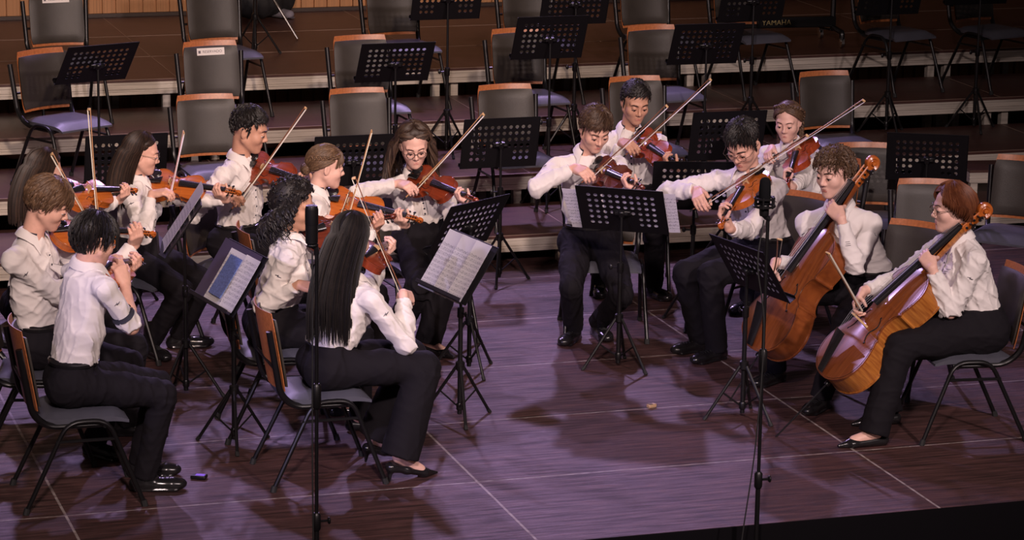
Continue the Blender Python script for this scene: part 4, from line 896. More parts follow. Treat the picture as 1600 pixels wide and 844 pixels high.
        if shoes in ('oxford', 'boot'):
            mb = MB(); cr = np.cross(UP, fd)
            for i in range(4): y = .055+i*.02; mb.tube(q.march(np.array([g0+fd*(y+.006*k)+cr*k*.02+UP*.2 for k in (-1, -.4, .2, 1)]), -UP)+UP*.001-base, .002, 5)
            part('laces', mb, MRUB, sho)
    # ---- face details
    def Pb(*a): return Ph(*a)-base
    for g in (-1, 1):
        mb = MB(); mb.ell(Pb(.0762, g*.0315, -.0010), A(.0130, .0140, .0068)*hs, HR.T, 12, 8, 0); ic = Pb(.0875, g*.0315, -.0030); mb.ell(ic, A(.0022, .0058, .0058)*hs, HR.T, 10, 6, 1); part('eye', mb, [MEYEW, MIRIS], r)
        mb = MB(); mb.tube([Pb(.0885, g*.020, .0008), Pb(.0905, g*.029, .0030), Pb(.0880, g*.040, .0020), Pb(.0815, g*.047, -.0010)], np.array([.0010, .0016, .0016, .0012])*hs, 5); part('eyelash', mb, MIRIS, r)
        mb = MB(); ec = HAIRM['dark'][0] if hair[1] in ('black', 'dark') else HAIRM['midbrown'][0]; mb.tube([Pb(.0935, g*.013, .0270), Pb(.0915, g*.026, .0315), Pb(.083, g*.041, .0315), Pb(.073, g*.051, .0250)], np.array([.0020, .0028, .0025, .0012])*hs*(.8 if fem else 1.1), 6); part('eyebrow', mb, ec, r)
    mb = MB()
    for z_, rr_, bow_ in ((-.0600, .0036, 1), (-.0686, .0044, -1)): mb.tube([Pb(.0815, -.022, -.0642), Pb(.0868, -.012, z_+.0006*bow_), Pb(.0882, 0, z_-.0004*bow_), Pb(.0868, .012, z_+.0006*bow_), Pb(.0815, .022, -.0642)], np.array([.0012, .9*rr_, rr_, .9*rr_, .0012])*hs, 8)
    part('lips', mb, MLIP, r)
    hm = HAIRM[hair[1]]; hb = hair_mesh(hair[0], HC-base, HR, hs, seed, hm, hlen, TF); part('hair', hb, hm, r, 60)
    if glasses:
        mb = MB()
        for g in (-1, 1):
            cc = [Pb(.101-.30*abs(math.cos(x)*.022+.0)*(0 if math.cos(x)*g < 0 else .5), g*.032+math.cos(x)*.024, .001+math.sin(x)*.021) for x in np.linspace(0, 2*PI, 20, endpoint=False)]; mb.tube(np.array(cc), (.0018 if glasses == 'dark' else .0012)*hs, 6, closed=True)
            mb.tube([Pb(.098, g*.055, .004), Pb(.085, g*.074, .006), Pb(.03, g*.080, .006), Pb(-.012, g*.081, .004)], .0014*hs, 6)
        mb.tube([Pb(.102, -.009, .004), Pb(.106, 0, .007), Pb(.102, .009, .004)], .0014*hs, 6); part('spectacles', mb, MGLASSD if glasses == 'dark' else MGLASS, r)
    info['root'] = r; return info
# ------------------------------------------------------------------ the stage
def floor_mat():
    m = bpy.data.materials.new('stage_floor_boards'); m.use_nodes = True; nt = m.node_tree; b = nt.nodes['Principled BSDF']; lk = nt.links.new
    tc = nt.nodes.new('ShaderNodeTexCoord'); sp = nt.nodes.new('ShaderNodeSeparateXYZ'); lk(tc.outputs['Object'], sp.inputs[0])
    def mth(op, a, b_=None):
        n = nt.nodes.new('ShaderNodeMath'); n.operation = op
        for i, q in enumerate((a, b_)):
            if q is None: continue
            if isinstance(q, (int, float)): n.inputs[i].default_value = q
            else: lk(q, n.inputs[i])
        return n.outputs[0]
    def noise(scale, st, det=5, rough=.6):
        mp = nt.nodes.new('ShaderNodeMapping'); mp.inputs['Scale'].default_value = st; lk(tc.outputs['Object'], mp.inputs['Vector']); n = nt.nodes.new('ShaderNodeTexNoise'); n.inputs['Scale'].default_value = scale; n.inputs['Detail'].default_value = det; n.inputs['Roughness'].default_value = rough; lk(mp.outputs[0], n.inputs['Vector']); return n.outputs['Fac']
    def mix(f, a, c):
        n = nt.nodes.new('ShaderNodeMix'); n.data_type = 'RGBA'
        for k, q in (('Factor', f), ('A', a), ('B', c)):
            if isinstance(q, tuple): n.inputs[k].default_value = (*q, 1)
            elif isinstance(q, float): n.inputs[k].default_value = q
            else: lk(q, n.inputs[k])
        return n.outputs['Result']
    def rng(v, a, c, o0=0., o1=1.):
        n = nt.nodes.new('ShaderNodeMapRange'); n.inputs['From Min'].default_value = a; n.inputs['From Max'].default_value = c; n.inputs['To Min'].default_value = o0; n.inputs['To Max'].default_value = o1; lk(v, n.inputs['Value']); return n.outputs['Result']
    grain = noise(1.0, (3.0, 34, 1), 6); blot = noise(2.2, (1, 1.6, 1), 4); fine = noise(9, (2, 30, 1), 4); scr = noise(60, (1, 1, 1), 2)
    col = mix(rng(grain, .36, .66), (.022, .008, .007), (.125, .058, .054)); col = mix(rng(blot, .45, .75, 0., .5), col, (.035, .013, .011))
    def ln(v, per, w): f = mth('FRACT', mth('ADD', mth('DIVIDE', v, per), .5)); return mth('LESS_THAN', mth('ABSOLUTE', mth('SUBTRACT', f, .5)), w/per)
    wear = rng(noise(14, (1, 1, 1), 3), .38, .6)
    seam = mth('MAXIMUM', ln(sp.outputs['X'], 2.0, .0062), ln(sp.outputs['Y'], 1.0, .0055)); seam = mth('MULTIPLY', seam, mth('ADD', mth('MULTIPLY', wear, .65), .3)); col = mix(seam, col, (.42, .36, .33))
    speck = rng(scr, .74, .80); col = mix(mth('MULTIPLY', speck, .6), col, (.5, .42, .4))
    lk(col, b.inputs['Base Color']); lk(rng(grain, .38, .62, .58, .36), b.inputs['Roughness']); b.inputs['Specular IOR Level'].default_value = .55
    bp = nt.nodes.new('ShaderNodeBump'); bp.inputs['Strength'].default_value = .9; bp.inputs['Distance'].default_value = .006; lk(mth('ADD', grain, mth('MULTIPLY', fine, .6)), bp.inputs['Height']); lk(bp.outputs[0], b.inputs['Normal']); return m
mb = MB(); mb.box((4, 4.63, -.03), (20, 11.18, .06)); struct('floor', mb, floor_mat())
mb = MB(); mb.box((4, -.955, -.5005), (20, .02, .999));  struct('trim_1', mb, mat('black_stage_front', (.0025, .002, .003), .8, 0, .1))
mb = MB(); mb.box((4, -6, -1.03), (30, 14, .06)); struct('floor', mb, mat('dark_auditorium_floor', (.004, .003, .003), .8, 0, .1, noise=.3, nscale=4))
wm = mat('slatted_wood_wall', (.50, .24, .10), .5, 0, .4, noise=.35, nscale=3, stretch=(40, 1, .3), bump=.3, bscale=5)
mb = MB(); mb.box((4, 10.35, 2.3), (22, .1, 5.0))
for i in range(150): mb.box((-4+i*.11, 10.285, 2.3), (.085, .03, 5.0))
struct('wall_back', mb, wm)
mb = MB(); mb.box((4, 10.25, .815), (22, .03, .03)); struct('baseboard_back', mb, mat('dark_skirting', (.03, .015, .01), .5))
def riser(y0, y1, z, x0, x1, label):
    r = thing('stage_riser', label, 'riser', ((x0+x1)/2, (y0+y1)/2, 0), 0, 'stepped stage risers'); ox, oy = (x0+x1)/2, (y0+y1)/2; w, d = x1-x0, y1-y0
    mb = MB(); mb.box((0, 0, z-.009), (w, d, .018)); dk = part('deck', mb, MDECK, r)
    mb = MB()
    k = math.ceil(x0/2)*2
    while k < x1: mb.box((k-ox, 0, z+.0006), (.006, d, .0016)); k += 2
    for q in np.arange(0, d-.3, 1.0): mb.box((0, -d/2+.004+q, z+.0006), (w, .012, .0016))
    mb = mb; part('joint_strip', mb, mat('pale_joint', (.30, .21, .16), .5), dk)
    mb = MB(); zt = z-.019
    for a, b, ins in ((zt, zt-.016, 0), (zt-.018, zt-.05, .004), (zt-.052, zt-.066, 0), (zt-.068, zt-.088, .003)): mb.box((0, -d/2+.02+ins, (a+b)/2), (w, .04, a-b))
    mb.box((0, -d/2+.026, zt-.044), (w, .03, .088)); mb.box((0, d/2-.02, zt-.044), (w, .03, .088)); part('aluminium_frame', mb, MALU, r)
    k = x0+.05
    lg = None
    xs = []
    k = math.ceil(x0/2)*2
    while k < x1: xs += [k-.07, k+.07]; k += 2
    if z-.107 > .02:
        for x in xs:
            for yy in (-d/2+.09, d/2-.09): mb = MB(); mb.box((x-ox, yy, (z-.107)/2), (.055, .055, z-.107)); part('leg', mb, MALU, r)
    return r
riser(4.32, 5.25, .2, -3, 12.0, 'lowest dark riser step directly behind the players, with a pale aluminium edge')
riser(5.26, 6.22, .4, -3, 12.0, 'second dark riser step from the bottom, carrying the middle row of empty chairs')
riser(6.23, 7.20, .6, -3, 12.0, 'third dark riser step, carrying the empty chairs cut off by the top of the photo')
riser(7.21, 10.22, .8, -3, 12.0, 'topmost deep dark riser platform in front of the wooden back wall')

# ------------------------------------------------------------------ empty chairs
GD, GC, GB = 'empty chairs on the lowest riser', 'empty chairs on the second riser', 'empty chairs on the third riser'
def backchair(bx, by, z, label, yaw=-84, grp=None, tagtxt=None):
    f = hd(yaw); chair(bx+f[0]*.29, by+f[1]*.29, yaw, label, z, grp, tagtxt)
for (bx, by), lb in zip(((1.73, 5.03), (2.73, 5.05), (3.71, 4.98), (4.66, 5.10), (6.0, 5.02)), ('behind the left boy in profile', 'behind the girl with plaited hair', 'behind the upright stand at centre', 'behind the short haired back boy', 'behind the two plaits girl')):
    backchair(bx, by, .2, 'empty grey padded chair on the lowest riser, '+lb, -88, GD)
for (bx, by, yw, tg), lb in zip(((1.95, 5.92, -84, 'RESERVADO'), (.80, 5.80, -62, None), (2.99, 5.96, -86, None), (4.13, 6.05, -84, None), (5.10, 5.98, -84, None)),
        ('with a white paper label, on the second riser', 'turned sideways at the far left of the second riser', 'half hidden by a tilted stand, third on the second riser', 'right half behind a stand, fourth on the second riser', 'on the second riser, furthest right of that row')):
    backchair(bx, by, .4, 'empty grey padded chair '+lb, yw, GC, tg)
for px, py, yw, tg, lb in ((90, 72, -84, 'RESERVADO', 'with a white label at top left'), (330, 62, -80, 'RESERVADO', 'with a white label, second in top row'), (612, 55, -82, None, 'third in top row'), (818, 46, -84, None, 'above the two overlapping stands'),
        (1005, 42, -84, None, 'right of the two overlapping stands'), (1150, 40, -78, None, 'seat just below the keyboard instrument'), (1372, 36, -74, None, 'behind the tall stand at upper right'), (1520, 33, -74, None, 'at the dark top right corner')):
    q = G((px, py), .6+.475); f = hd(yw); chair(q[0]+f[0]*.215, min(q[1]+f[1]*.215, 6.88), yw, 'empty grey padded chair on the third riser, '+lb, .6, GB, tg)
chair(5.56, 3.24, -105, 'empty chair on the stage floor behind the curly haired cellist, under the slanted stand', 0)
chair(5.41, 2.10, -112, 'empty dark padded chair turned left behind the auburn haired cellist', 0)
chair(6.22, 2.66, -135, 'empty dark chair cut off by the right edge of the photo', 0)

# ------------------------------------------------------------------ music stands
GS = 'music stands on the risers'
stand(1.02, 3.9, 92, .868, 'black perforated music stand behind the girl with long dark hair and glasses', 0, 14, .4)
stand(2.41, 3.9, 90, .805, 'black perforated music stand behind the girl with plaited fair hair', 0, 14, .9)
stand(3.36, 3.93, 90, .868, 'black perforated music stand standing upright right of the round spectacles girl', 0, 15, .15)
stand(4.84, 3.85, 88, .865, 'black perforated music stand behind the boy with metal spectacles', 0, 15, .7)
for px, py, yw, ti, lb, lr in ((618, 102, 90, 33, 'tilted black music stand in front of the third empty chair of the second riser', .3), (860, 63, 90, 26, 'tall tilted black music stand in front of the fourth chair of the second riser', .2),
        (1104, 73, 88, 28, 'tilted black music stand above the boy with very short black hair', .9), (153, 104, 107, 38, 'slanted black music stand at upper left beside the sideways chair', .5)):
    d = ray((px, py)); t = (5.10-CAM[1])/d[1]; p = CAM+d*t; stand(p[0], 5.10, yw, p[2]-.2, lb, .2, ti, lr, GS)
for px, py, yb, lb, lr in ((700, 0, 6.06, 'tall black music stand cut off at top, left of centre', .5), (900, 8, 6.06, 'tall black music stand behind another stand at top centre', 1.1), (1178, 4, 6.06, 'tall black music stand at top in front of the keyboard instrument', .1), (1394, -6, 6.06, 'tall black music stand with spread tripod at upper right', .55), (1533, -22, 6.06, 'tall black music stand in the dark far upper right', .35)):
    q = at((px, py), A(0, 0, 0)); d = ray((px, py)); t = (yb-CAM[1])/d[1]; p = CAM+d*t; stand(p[0], yb, 90, p[2]-.4, lb, .4, 20, lr, GS)
d = ray((398, -40)); t = (8.1-CAM[1])/d[1]; p = CAM+d*t; stand(p[0], 8.1, 90, p[2]-.8, 'black tripod stand on the top platform behind the second labelled chair', .8, 20, .2, GS)
stand(5.80, 2.98, 64, .845, 'black perforated music stand slanting above the curly haired cellist', 0, 20, .5)
s15, M15 = stand(3.38, 1.81, 56, .88, 'black music stand with loose sheets in front of the brown haired violinist at centre', 0, 34, 1.65)
s16, M16 = stand(4.13, 2.62, 74, .82, 'black music stand half hidden between the centre boy and the boy in metal spectacles', 0, 22, .3)
s17, M17 = stand(3.67, .70, 12, .79, 'black music stand seen from its back edge beside the right microphone', 0, 32, .25)
s18, M18 = stand(2.555, 1.95, 122, .815, 'black perforated music stand in front of the round spectacles girl', 0, 30, .1)
s19, M19 = stand(2.23, 1.06, 191, .80, 'black music stand holding open pages beside the front girl in the lavender lit shirt', 0, 34, .75)
s20, M20 = stand(.95, 1.86, 170, .93, 'black music stand with one steep white page at left', 0, 34, .3)
s21, M21 = stand(1.0, .91, 190, .85, 'black music stand with a dark folder in front of the front left boy', 0, 34, .75)
sheet(M15, -.205, .21, .297, 'white page sticking out at the left of the centre music stand', dx=.005, cz=.012); sheet(M15, .0, .21, .297, 'middle white page on the centre music stand', dx=.007, cz=.004); sheet(M15, .205, .21, .297, 'white page sticking out at the right of the centre music stand', dx=.009, cz=-.002, rot=-5)
sheet(M16, -.20, .21, .297, 'white page leaning on the left of the half hidden stand behind the centre boy', dx=.005, cz=.01)
sheet(M17, .0, .42, .297, 'white open pages on the stand seen edge on by the right microphone')
sheet(M18, .0, .42, .28, 'open pages on the stand in front of the round spectacles girl')
for i, y in enumerate((-.155, 0, .155)): sheet(M19, y-.02, .158, .34, ('right', 'middle', 'left')[2-i]+' printed page of the three side by side on the front stand', dx=.005+.003*i, cz=-.01, curl=.006)
sheet(M20, -.03, .30, .38, 'steep white printed page on the left music stand', cz=.0)
fo = mat('dark_purple_folder', (.05, .04, .075), .45); sheet(M21, -.02, .47, .33, 'open dark folder lying on the stand of the front left boy', m=fo, name='folder', cat='folder', dx=.004)
sheet(M21, -.02, .20, .29, 'white edged page with a blue printed block in the open folder', m=None, dx=.012, cz=.01, name='sheet_music'); 
bl = mat('blue_printed_block', (.12, .18, .42), .4, noise=.5, nscale=60, stretch=(1, 1, 3)); o = bpy.data.objects['sheet_music.009'] if 'sheet_music.009' in bpy.data.objects else None
mb = MB(); mb.box((.0075, 0, .15), (.004, .15, .22)); o = [x for x in C.objects if x.get('label', '').startswith('white edged')][0]; part('printed_block', mb, bl, o, label='blue printed block')
sheet(M21, .15, .17, .29, 'white page at the right of the open folder', dx=.010, cz=.015)

# ------------------------------------------------------------------ microphones
def microphone(px_mid, y, label, slim, x_tilt=0.0):
    d = ray(px_mid); t = (y-CAM[1])/d[1]; p = CAM+d*t; r = thing('microphone', label, 'microphone', p, 0)
    if slim:
        mb = MB(); mb.lathe([(.020, -.085), (.0265, -.078), (.0275, -.02), (.0275, .07), (.024, .082), (.012, .086)], 20); part('body', mb, MBLACK, r); mb = MB(); mb.lathe([(.0282, .0), (.0284, .002), (.0284, .066), (.0282, .068)], 20); part('grille', mb, MSTAND, r); mb = MB(); mb.tube([(0, 0, -.09), (.02, 0, -.105), (.022, 0, -.13)], .012, 8); mb.ell((.004, 0, -.09), (.026, .02, .013)); part('clip', mb, MBLACK, r)
    else:
        mb = MB(); mb.lathe([(.019, -.05), (.026, -.04), (.027, .02), (.024, .060), (.016, .072), (.006, .075)], 20); part('body', mb, mat('black_foam', (.006, .006, .007), .9, 0, .05), r)
        mb = MB()
        for z, rr in ((-.055, .046), (-.02, .043)): mb.tube([(rr*math.cos(a), rr*math.sin(a), z) for a in np.linspace(0, 2*PI, 24, endpoint=False)], .006, 6, closed=True)
        for a in np.linspace(0, 2*PI, 6, endpoint=False): mb.tube([(.046*math.cos(a), .046*math.sin(a), -.062), (.043*math.cos(a), .043*math.sin(a), -.012)], .005, 6)
        part('shock_mount', mb, MBLACK, r); mb = MB(); mb.tube([(0, 0, -.05), (0, 0, -.10), (.025, 0, -.12)], .011, 8); mb.lathe([(.02, -.10), (.022, -.09), (.022, -.055), (.02, -.05)], 12); part('swivel', mb, MBLACK, r)
    return p
def mic_stand(p, label, dx):
    x, y, zt = p[0]+dx, p[1], p[2]-.10; r = thing('microphone_stand', label, 'microphone stand', (x, y, -1), 0); h = zt+1
    mb = MB(); mb.tube([(0, 0, 1.25), (0, 0, h)], .0085, 8); part('upper_tube', mb, MBLACK, r); mb = MB(); mb.tube([(0, 0, .02), (0, 0, 1.27)], .0115, 10); part('lower_tube', mb, MBLACK, r)
    mb = MB(); mb.lathe([(.014, 1.23), (.019, 1.24), (.019, 1.30), (.012, 1.31)], 12); mb.tube([(0, 0, 1.27), (.05, 0, 1.27)], .006, 6); mb.ell((.055, 0, 1.27), (.008, .016, .016)); part('height_clamp', mb, MBLACK, r)
    mb = MB(); mb.lathe([(.015, 1.78), (.02, 1.79), (.02, 1.88), (.013, 1.89)], 12); part('upper_clamp', mb, MBLACK, r)
    mb = MB(); mb.lathe([(.14, 0), (.15, .01), (.14, .025), (.03, .035), (.016, .06)], 24); part('round_base', mb, MBLACK, r)
pm = microphone((487, 351), -1.18, 'slim black cylindrical microphone in front of the curly haired girl', True); mic_stand(pm, 'tall thin black microphone stand crossing the left half of the picture', .022)
tag(obj('microphone_cable', (lambda m: (m.tube(catmull([(pm[0], pm[1]-.01, pm[2]-.12), (pm[0]-.004, pm[1]-.03, pm[2]-.4), (pm[0]-.004, pm[1]-.035, pm[2]-1.2), (pm[0]+.02, pm[1]-.03, -.6), (pm[0]+.1, pm[1]-.1, -.99)], 8), .0035, 6), m.mesh('microphone_cable', MRUB))[1])(MB())), 'thin black cable hanging along the left microphone stand', 'cable')
pr = microphone((1195, 303), -1.12, 'black microphone in a ring shock mount in front of the right violinists', False); mic_stand(pr, 'tall thin black microphone stand in front of the glasses boy and the cellist', .02)
tag(obj('microphone_cable', (lambda m: (m.tube(catmull([(pr[0], pr[1], pr[2]-.12), (pr[0]-.03, pr[1]-.02, pr[2]-.32), (pr[0]+.012, pr[1]-.02, pr[2]-.62), (pr[0]-.012, pr[1]-.03, pr[2]-1.15), (pr[0]-.065, pr[1]-.03, -.02), (pr[0]-.075, pr[1]-.05, -.25), (pr[0]-.09, pr[1]-.1, -.99)], 8), .0035, 6), m.mesh('microphone_cable', MRUB))[1])(MB())), 'thin black cable trailing down beside the right microphone stand', 'cable')

# ------------------------------------------------------------------ small things and background
p = G((311, 748)); t = thing('tuner', 'small black tuner with a violet screen on the floor by the front left boy', 'tuner', p, -.5); mb = MB(); mb.box((0, 0, .010), (.075, .05, .018), None, .004); part('body', mb, MBLACK, t); mb = MB(); mb.box((.006, .002, .0195), (.045, .028, .001)); sm = mat('violet_screen', (.10, .04, .3), .3); sm.node_tree.nodes['Principled BSDF'].inputs['Emission Color'].default_value = (.25, .1, .9, 1); sm.node_tree.nodes['Principled BSDF'].inputs['Emission Strength'].default_value = .5; part('screen', mb, sm, t)
p = G((1018, 637)); t = thing('rosin_block', 'tan rosin block lying on the bare floor at the centre', 'rosin', p, .3); mb = MB(); mb.box((0, 0, .011), (.05, .03, .02), None, .004); part('block', mb, mat('tan_rosin', (.42, .27, .15), .5), t); mb = MB(); mb.box((-.012, 0, .0225), (.02, .031, .004), None, .001); part('cloth_wrap', mb, mat('dark_wrap', (.15, .1, .08), .7), t)
t = thing('aluminium_step', 'small aluminium step box right of the slanted music stand', 'step', (7.25, 4.80, .2), math.radians(-8)); mb = MB(); mb.box((0, 0, .19), (.52, .34, .018)); part('tread', mb, MDECK, t); mb = MB()
for z in (.172, .148, .124): mb.box((0, 0, z), (.52, .34, .018)); mb.box((0, 0, z-.012), (.51, .33, .008))
part('aluminium_frame', mb, MALU, t)
for sx in (-1, 1):
    for sy in (-1, 1): mb = MB(); mb.box((sx*.22, sy*.13, .058), (.05, .05, .116)); part('leg', mb, MALU, t)
# keyboard percussion with its low cross bar
d = ray((1212, 35)); tt = (7.75-CAM[1])/d[1]; p = CAM+d*tt; t = thing('keyboard_percussion', 'black wheeled keyboard instrument frame with a maker plate at top right', 'instrument', (p[0]+.05, 7.75, .8), math.radians(-4))
zb_ = p[2]-.8; mb = MB(); mb.box((-.05, 0, zb_), (.98, .05, .085), None, .006); cb_ = part('cross_bar', mb, MBLACK, t)
tm = text_mesh('YAMAHA', .058, mat('gold_lettering', (.42, .33, .14), .4)); o = obj('lettering', tm, cb_); o.matrix_local = Matrix.Translation((-.05, -.0262, zb_)) @ Matrix.Rotation(PI/2, 4, 'X')
for x in (-.48, .42):
    mb = MB(); mb.tube(rounded([(x, -.22, .07), (x, -.22, .12), (x, 0, .13), (x, 0, .80)], .03), .022, 8); mb.tube([(x, 0, .12), (x, .26, .10)], .022, 8); lg = part('leg', mb, MBLACK, t)
    for yy in (-.22, .26): m2 = MB(); m2.lathe([(.02, -.014), (.034, -.012), (.034, .012), (.02, .014)], 14, Matrix.Rotation(PI/2, 3, 'Y'), (x, yy, .036)); m2.box((x, yy, .066), (.036, .03, .03)); part('caster', m2, MCHROME, lg)
mb = MB()
for i in range(22): mb.box((-.50+i*.045, 0, .835), (.038, .36-.006*i, .02), None, .003)
part('tone_bars', mb, mat('rosewood_bars', (.12, .04, .025), .4), t); mb = MB(); mb.box((-.03, -.2, .81), (1.05, .03, .05)); mb.box((-.03, .2, .81), (1.05, .03, .05)); part('rail', mb, MBLACK, t)
# drum hardware in the dark upper left corner
t = thing('floor_drum', 'dark drum on chrome legs in the unlit upper left corner', 'drum', (.42, 7.55, .8), 0); mb = MB(); mb.lathe([(.19, .30), (.20, .31), (.20, .70), (.19, .71)], 28); part('shell', mb, mat('dark_drum_shell', (.03, .012, .012), .25), t)
for z in (.32, .69): mb = MB(); mb.lathe([(.203, z-.014), (.212, z-.012), (.212, z+.012), (.203, z+.014)], 28); part('hoop', mb, MCHROME, t)
for a in (.4, 2.5, 4.6): mb = MB(); mb.tube([(.21*math.cos(a), .21*math.sin(a), .5), (.215*math.cos(a), .215*math.sin(a), .06), (.26*math.cos(a), .26*math.sin(a), .008)], .008, 8); part('leg', mb, MCHROME, t); mb = MB(); mb.box((.21*math.cos(a+.9), .21*math.sin(a+.9), .5), (.03, .03, .05), None, .006); part('lug', mb, MCHROME, t)
t = thing('cymbal_stand', 'chrome tripod stand leg showing at the top left of the wooden wall', 'stand', (2.98, 9.0, .8), .2)
mb = MB(); mb.tube([(0, 0, .1), (0, 0, 1.1)], .012, 8); part('pole', mb, MCHROME, t)
for k in range(3): a = k*2.094-.9; mb = MB(); mb.tube([(0, 0, .52), (.36*math.cos(a), .36*math.sin(a), .008)], .010, 8); part('leg', mb, MCHROME, t)
mb = MB(); mb.lathe([(.01, 1.13), (.19, 1.085), (.2, 1.08), (.19, 1.088), (.03, 1.13), (.012, 1.145)], 32); part('cymbal', mb, mat('bronze', (.5, .32, .1), .3, 1), t)
p = G((432, 27), .8); t = thing('sneaker', 'grey canvas shoe left on the top platform by the wooden wall', 'shoe', p, -.9)
sd = S(); sd.econe(A(-.05, 0, .045), A(.13, 0, .035), A(0, 1, 0), (.04, .045), (.048, .035), .02); sd.cone(A(-.04, 0, .08), A(-.01, 0, .10), .042, .04, .03); sd.half(A(0, 0, .012), -UP, A(-.3, -.3, -.3), A(.3, .3, .012)); sd.ell(A(-.03, 0, .14), np.eye(3), (.035, .028, .05), .01, 's'); Vq, Fq = sd.mesh('s', .005); obj('upper', npmesh('upper', Vq, Fq, mat('grey_canvas', (.22, .20, .24), .8)), t); mb = MB(); mb.tube([(-.085, 0, .012), (-.03, 0, .012), (.1, 0, .012), (.17, 0, .012)], [.03, .044, .05, .028], 12, flat=.25, u0=UP); part('sole', mb, mat('dark_sole', (.08, .07, .08), .7), t)
t = thing('instrument_bag', 'black soft instrument bag slumped against the top of the wooden wall', 'bag', G((395, 26), .8)-A(0, .12, 0), .1); sd = S(); sd.ell(A(0, 0, .14), np.eye(3), (.24, .13, .14), .03); sd.ell(A(.24, .05, .20), np.eye(3), (.12, .10, .19), .06); sd.half(A(0, 0, .004), -UP, A(-.5, -.5, -.3), A(.5, .5, .01)); Vq, Fq = sd.mesh('s', .012, fold_noise(.02, 3, [])); obj('body', npmesh('body', Vq, Fq, mat('black_nylon', (.012, .011, .013), .7)), t); mb = MB(); mb.tube(catmull([(-.1, -.1, .24), (-.05, -.14, .34), (.05, -.14, .34), (.1, -.1, .24)], 5), .012, 6, flat=.5); part('handle', mb, MRUB, t)
# ------------------------------------------------------------------ the players (hip = world place of the hips; pixel pairs are read off the photo and turned into 3-D points)
GV = 'violins being played'
def play(p, name, vlabel, varn, blabel=None, stick=None):
    fiddle('violin', p['E'], p['ax'], p['n'], varn, vlabel, 'violin')
    if blabel and 'F' in p: bow(p['F'], p['T'], p['bn'], blabel, False, stick)
def V(E, S, F=None, T=None, **k):
    d = dict(kind='violin', E=E, S=S); 
    if F: d.update(F=F, T=T)
    d.update(k); return d
p = person('front_left_boy', 'dark mop haired boy in rolled sleeves at front left, seen from behind and plucking', (.10, .30, .56), -6, (135, 415), (148, 376), 28, -18, 0, nl=.06, hl=.13, sc=.98, tyaw=14, skinc='light', hair=('mop', 'black'), fR=(.43, .29), fL=(.45, .52), fyR=-10, fyL=-10, rolled=True, seed=3,
    inst=V((153, 428), (222, 406), ss=1, tilt=.55, grip=.42), arms=dict(R=(213, 524), Rdd=.0, Rw=(196, 446), Rd=.30, Rh=(-.25, .30, .9), Rn=(-.3, .9, .1), Rb=(.6, .2, .4), L=(188, 470), Ld=.1))
play(p, 'front_left_boy', 'orange violin held end on by the front left boy', V_OR)
chair(.107, .29, -1, 'orange wood backed chair under the front left boy, seen from behind')
p = person('fair_boy', 'fair brown haired boy with a long fringe and open white shirt at far left', (.06, 1.02, .56), -18, (50, 372), (76, 318), -14, -28, 6, nl=.06, hl=.14, sc=1.03, tyaw=-44, skinc='light', hair=('fringe', 'fairbrown'), fR=(.30, .92), fL=(.52, 1.22), fyR=-55, fyL=-10, seed=4,
    inst=V((82, 364), (243, 365), (190, 424), (79, 246), ss=1, ts=1, tilt=.55), arms=dict(R=(14, 492), L=(190, 430)))
play(p, 'fair_boy', 'glossy orange violin under the chin of the fair haired boy', V_OR, 'pale brown bow rising in front of the fair haired boy', MSTICKL)
chair(.05, 1.02, -14, 'chair under the fair haired boy, mostly off the left edge of the photo')
p = person('far_left_girl', 'girl with long straight brown hair hidden behind the fair haired boy', (.12, 1.80, .55), 4, (62, 320), (70, 268), 22, -16, 0, nl=.06, hl=.10, sc=.95, fem=True, tyaw=10, skinc='light', hair=('long', 'dark'), hlen=.26, seed=5, shoes='oxford',
    inst=V((100, 303), (214, 297), (149, 386), (126, 176), ss=1, ts=1, tilt=.75), arms=dict(L=(165, 352)))
play(p, 'far_left_girl', 'orange violin held level by the girl at the far left', V_OR, 'bow standing almost upright above the far left violin', MSTICKL)
chair(.10, 1.80, 2, 'chair under the hidden long haired girl at far left')
p = person('spectacles_girl', 'girl in profile with long dark hair and thin glasses at left', (.88, 2.88, .55), -52, (216, 278), (222, 240), -12, -14, 0, nl=.06, hl=.10, sc=.95, fem=True, tyaw=-30, skinc='light', hair=('long', 'dark'), hlen=.28, seed=6, shoes='boot', fR=(.93, 2.72), fL=(1.12, 2.86), fyR=-72, fyL=-4, glasses='thin',
    inst=V((228, 285), (376, 301), (276, 319), (280, 208), ss=-1, ts=1, tilt=.75), arms=dict(R=(188, 344), L=(276, 352)))
play(p, 'spectacles_girl', 'bright orange violin of the long haired girl with thin glasses', V_OR, 'upright bow held by the girl with thin glasses', MSTICKL)
chair(.90, 2.86, -45, 'chair under the girl with thin glasses')
p = person('profile_boy', 'boy with neat short black hair looking down in three quarter view at left', (1.50, 3.02, .56), -42, (377, 246), (390, 203), -22, -18, 4, nl=.04, hl=.10, sc=1.03, tyaw=-48, skinc='tan', hair=('short', 'black'), seed=7,
    inst=V((382, 256), (503, 292), (371, 326), (472, 174), ss=-1, ts=1, tilt=1.0), arms=dict(R=(322, 314), L=(440, 330)))
play(p, 'profile_boy', 'red brown violin under the chin of the short black haired boy at left', V_RE, 'dark bow crossing the left boy from his hip to his upper right')
chair(1.48, 3.0, -40, 'chair under the short black haired boy at left, its side frame showing')
p = person('plaited_girl', 'girl with fair plaited hair, low bun and fringe, in profile', (1.60, 2.02, .55), -4, (494, 300), (510, 261), -2, -10, 0, nl=.05, hl=.10, sc=.96, fem=True, tyaw=-18, skinc='fair', hair=('bun', 'fairbrown'), seed=8,
    inst=V((502, 311), (660, 344), (549, 375), (587, 212), ss=-1, ts=1, tilt=.8), arms=dict(L=(588, 392)))
play(p, 'plaited_girl', 'large orange violin of the girl with plaited fair hair', V_OR, 'bow rising steeply from the violin of the plaited girl', MSTICKL)
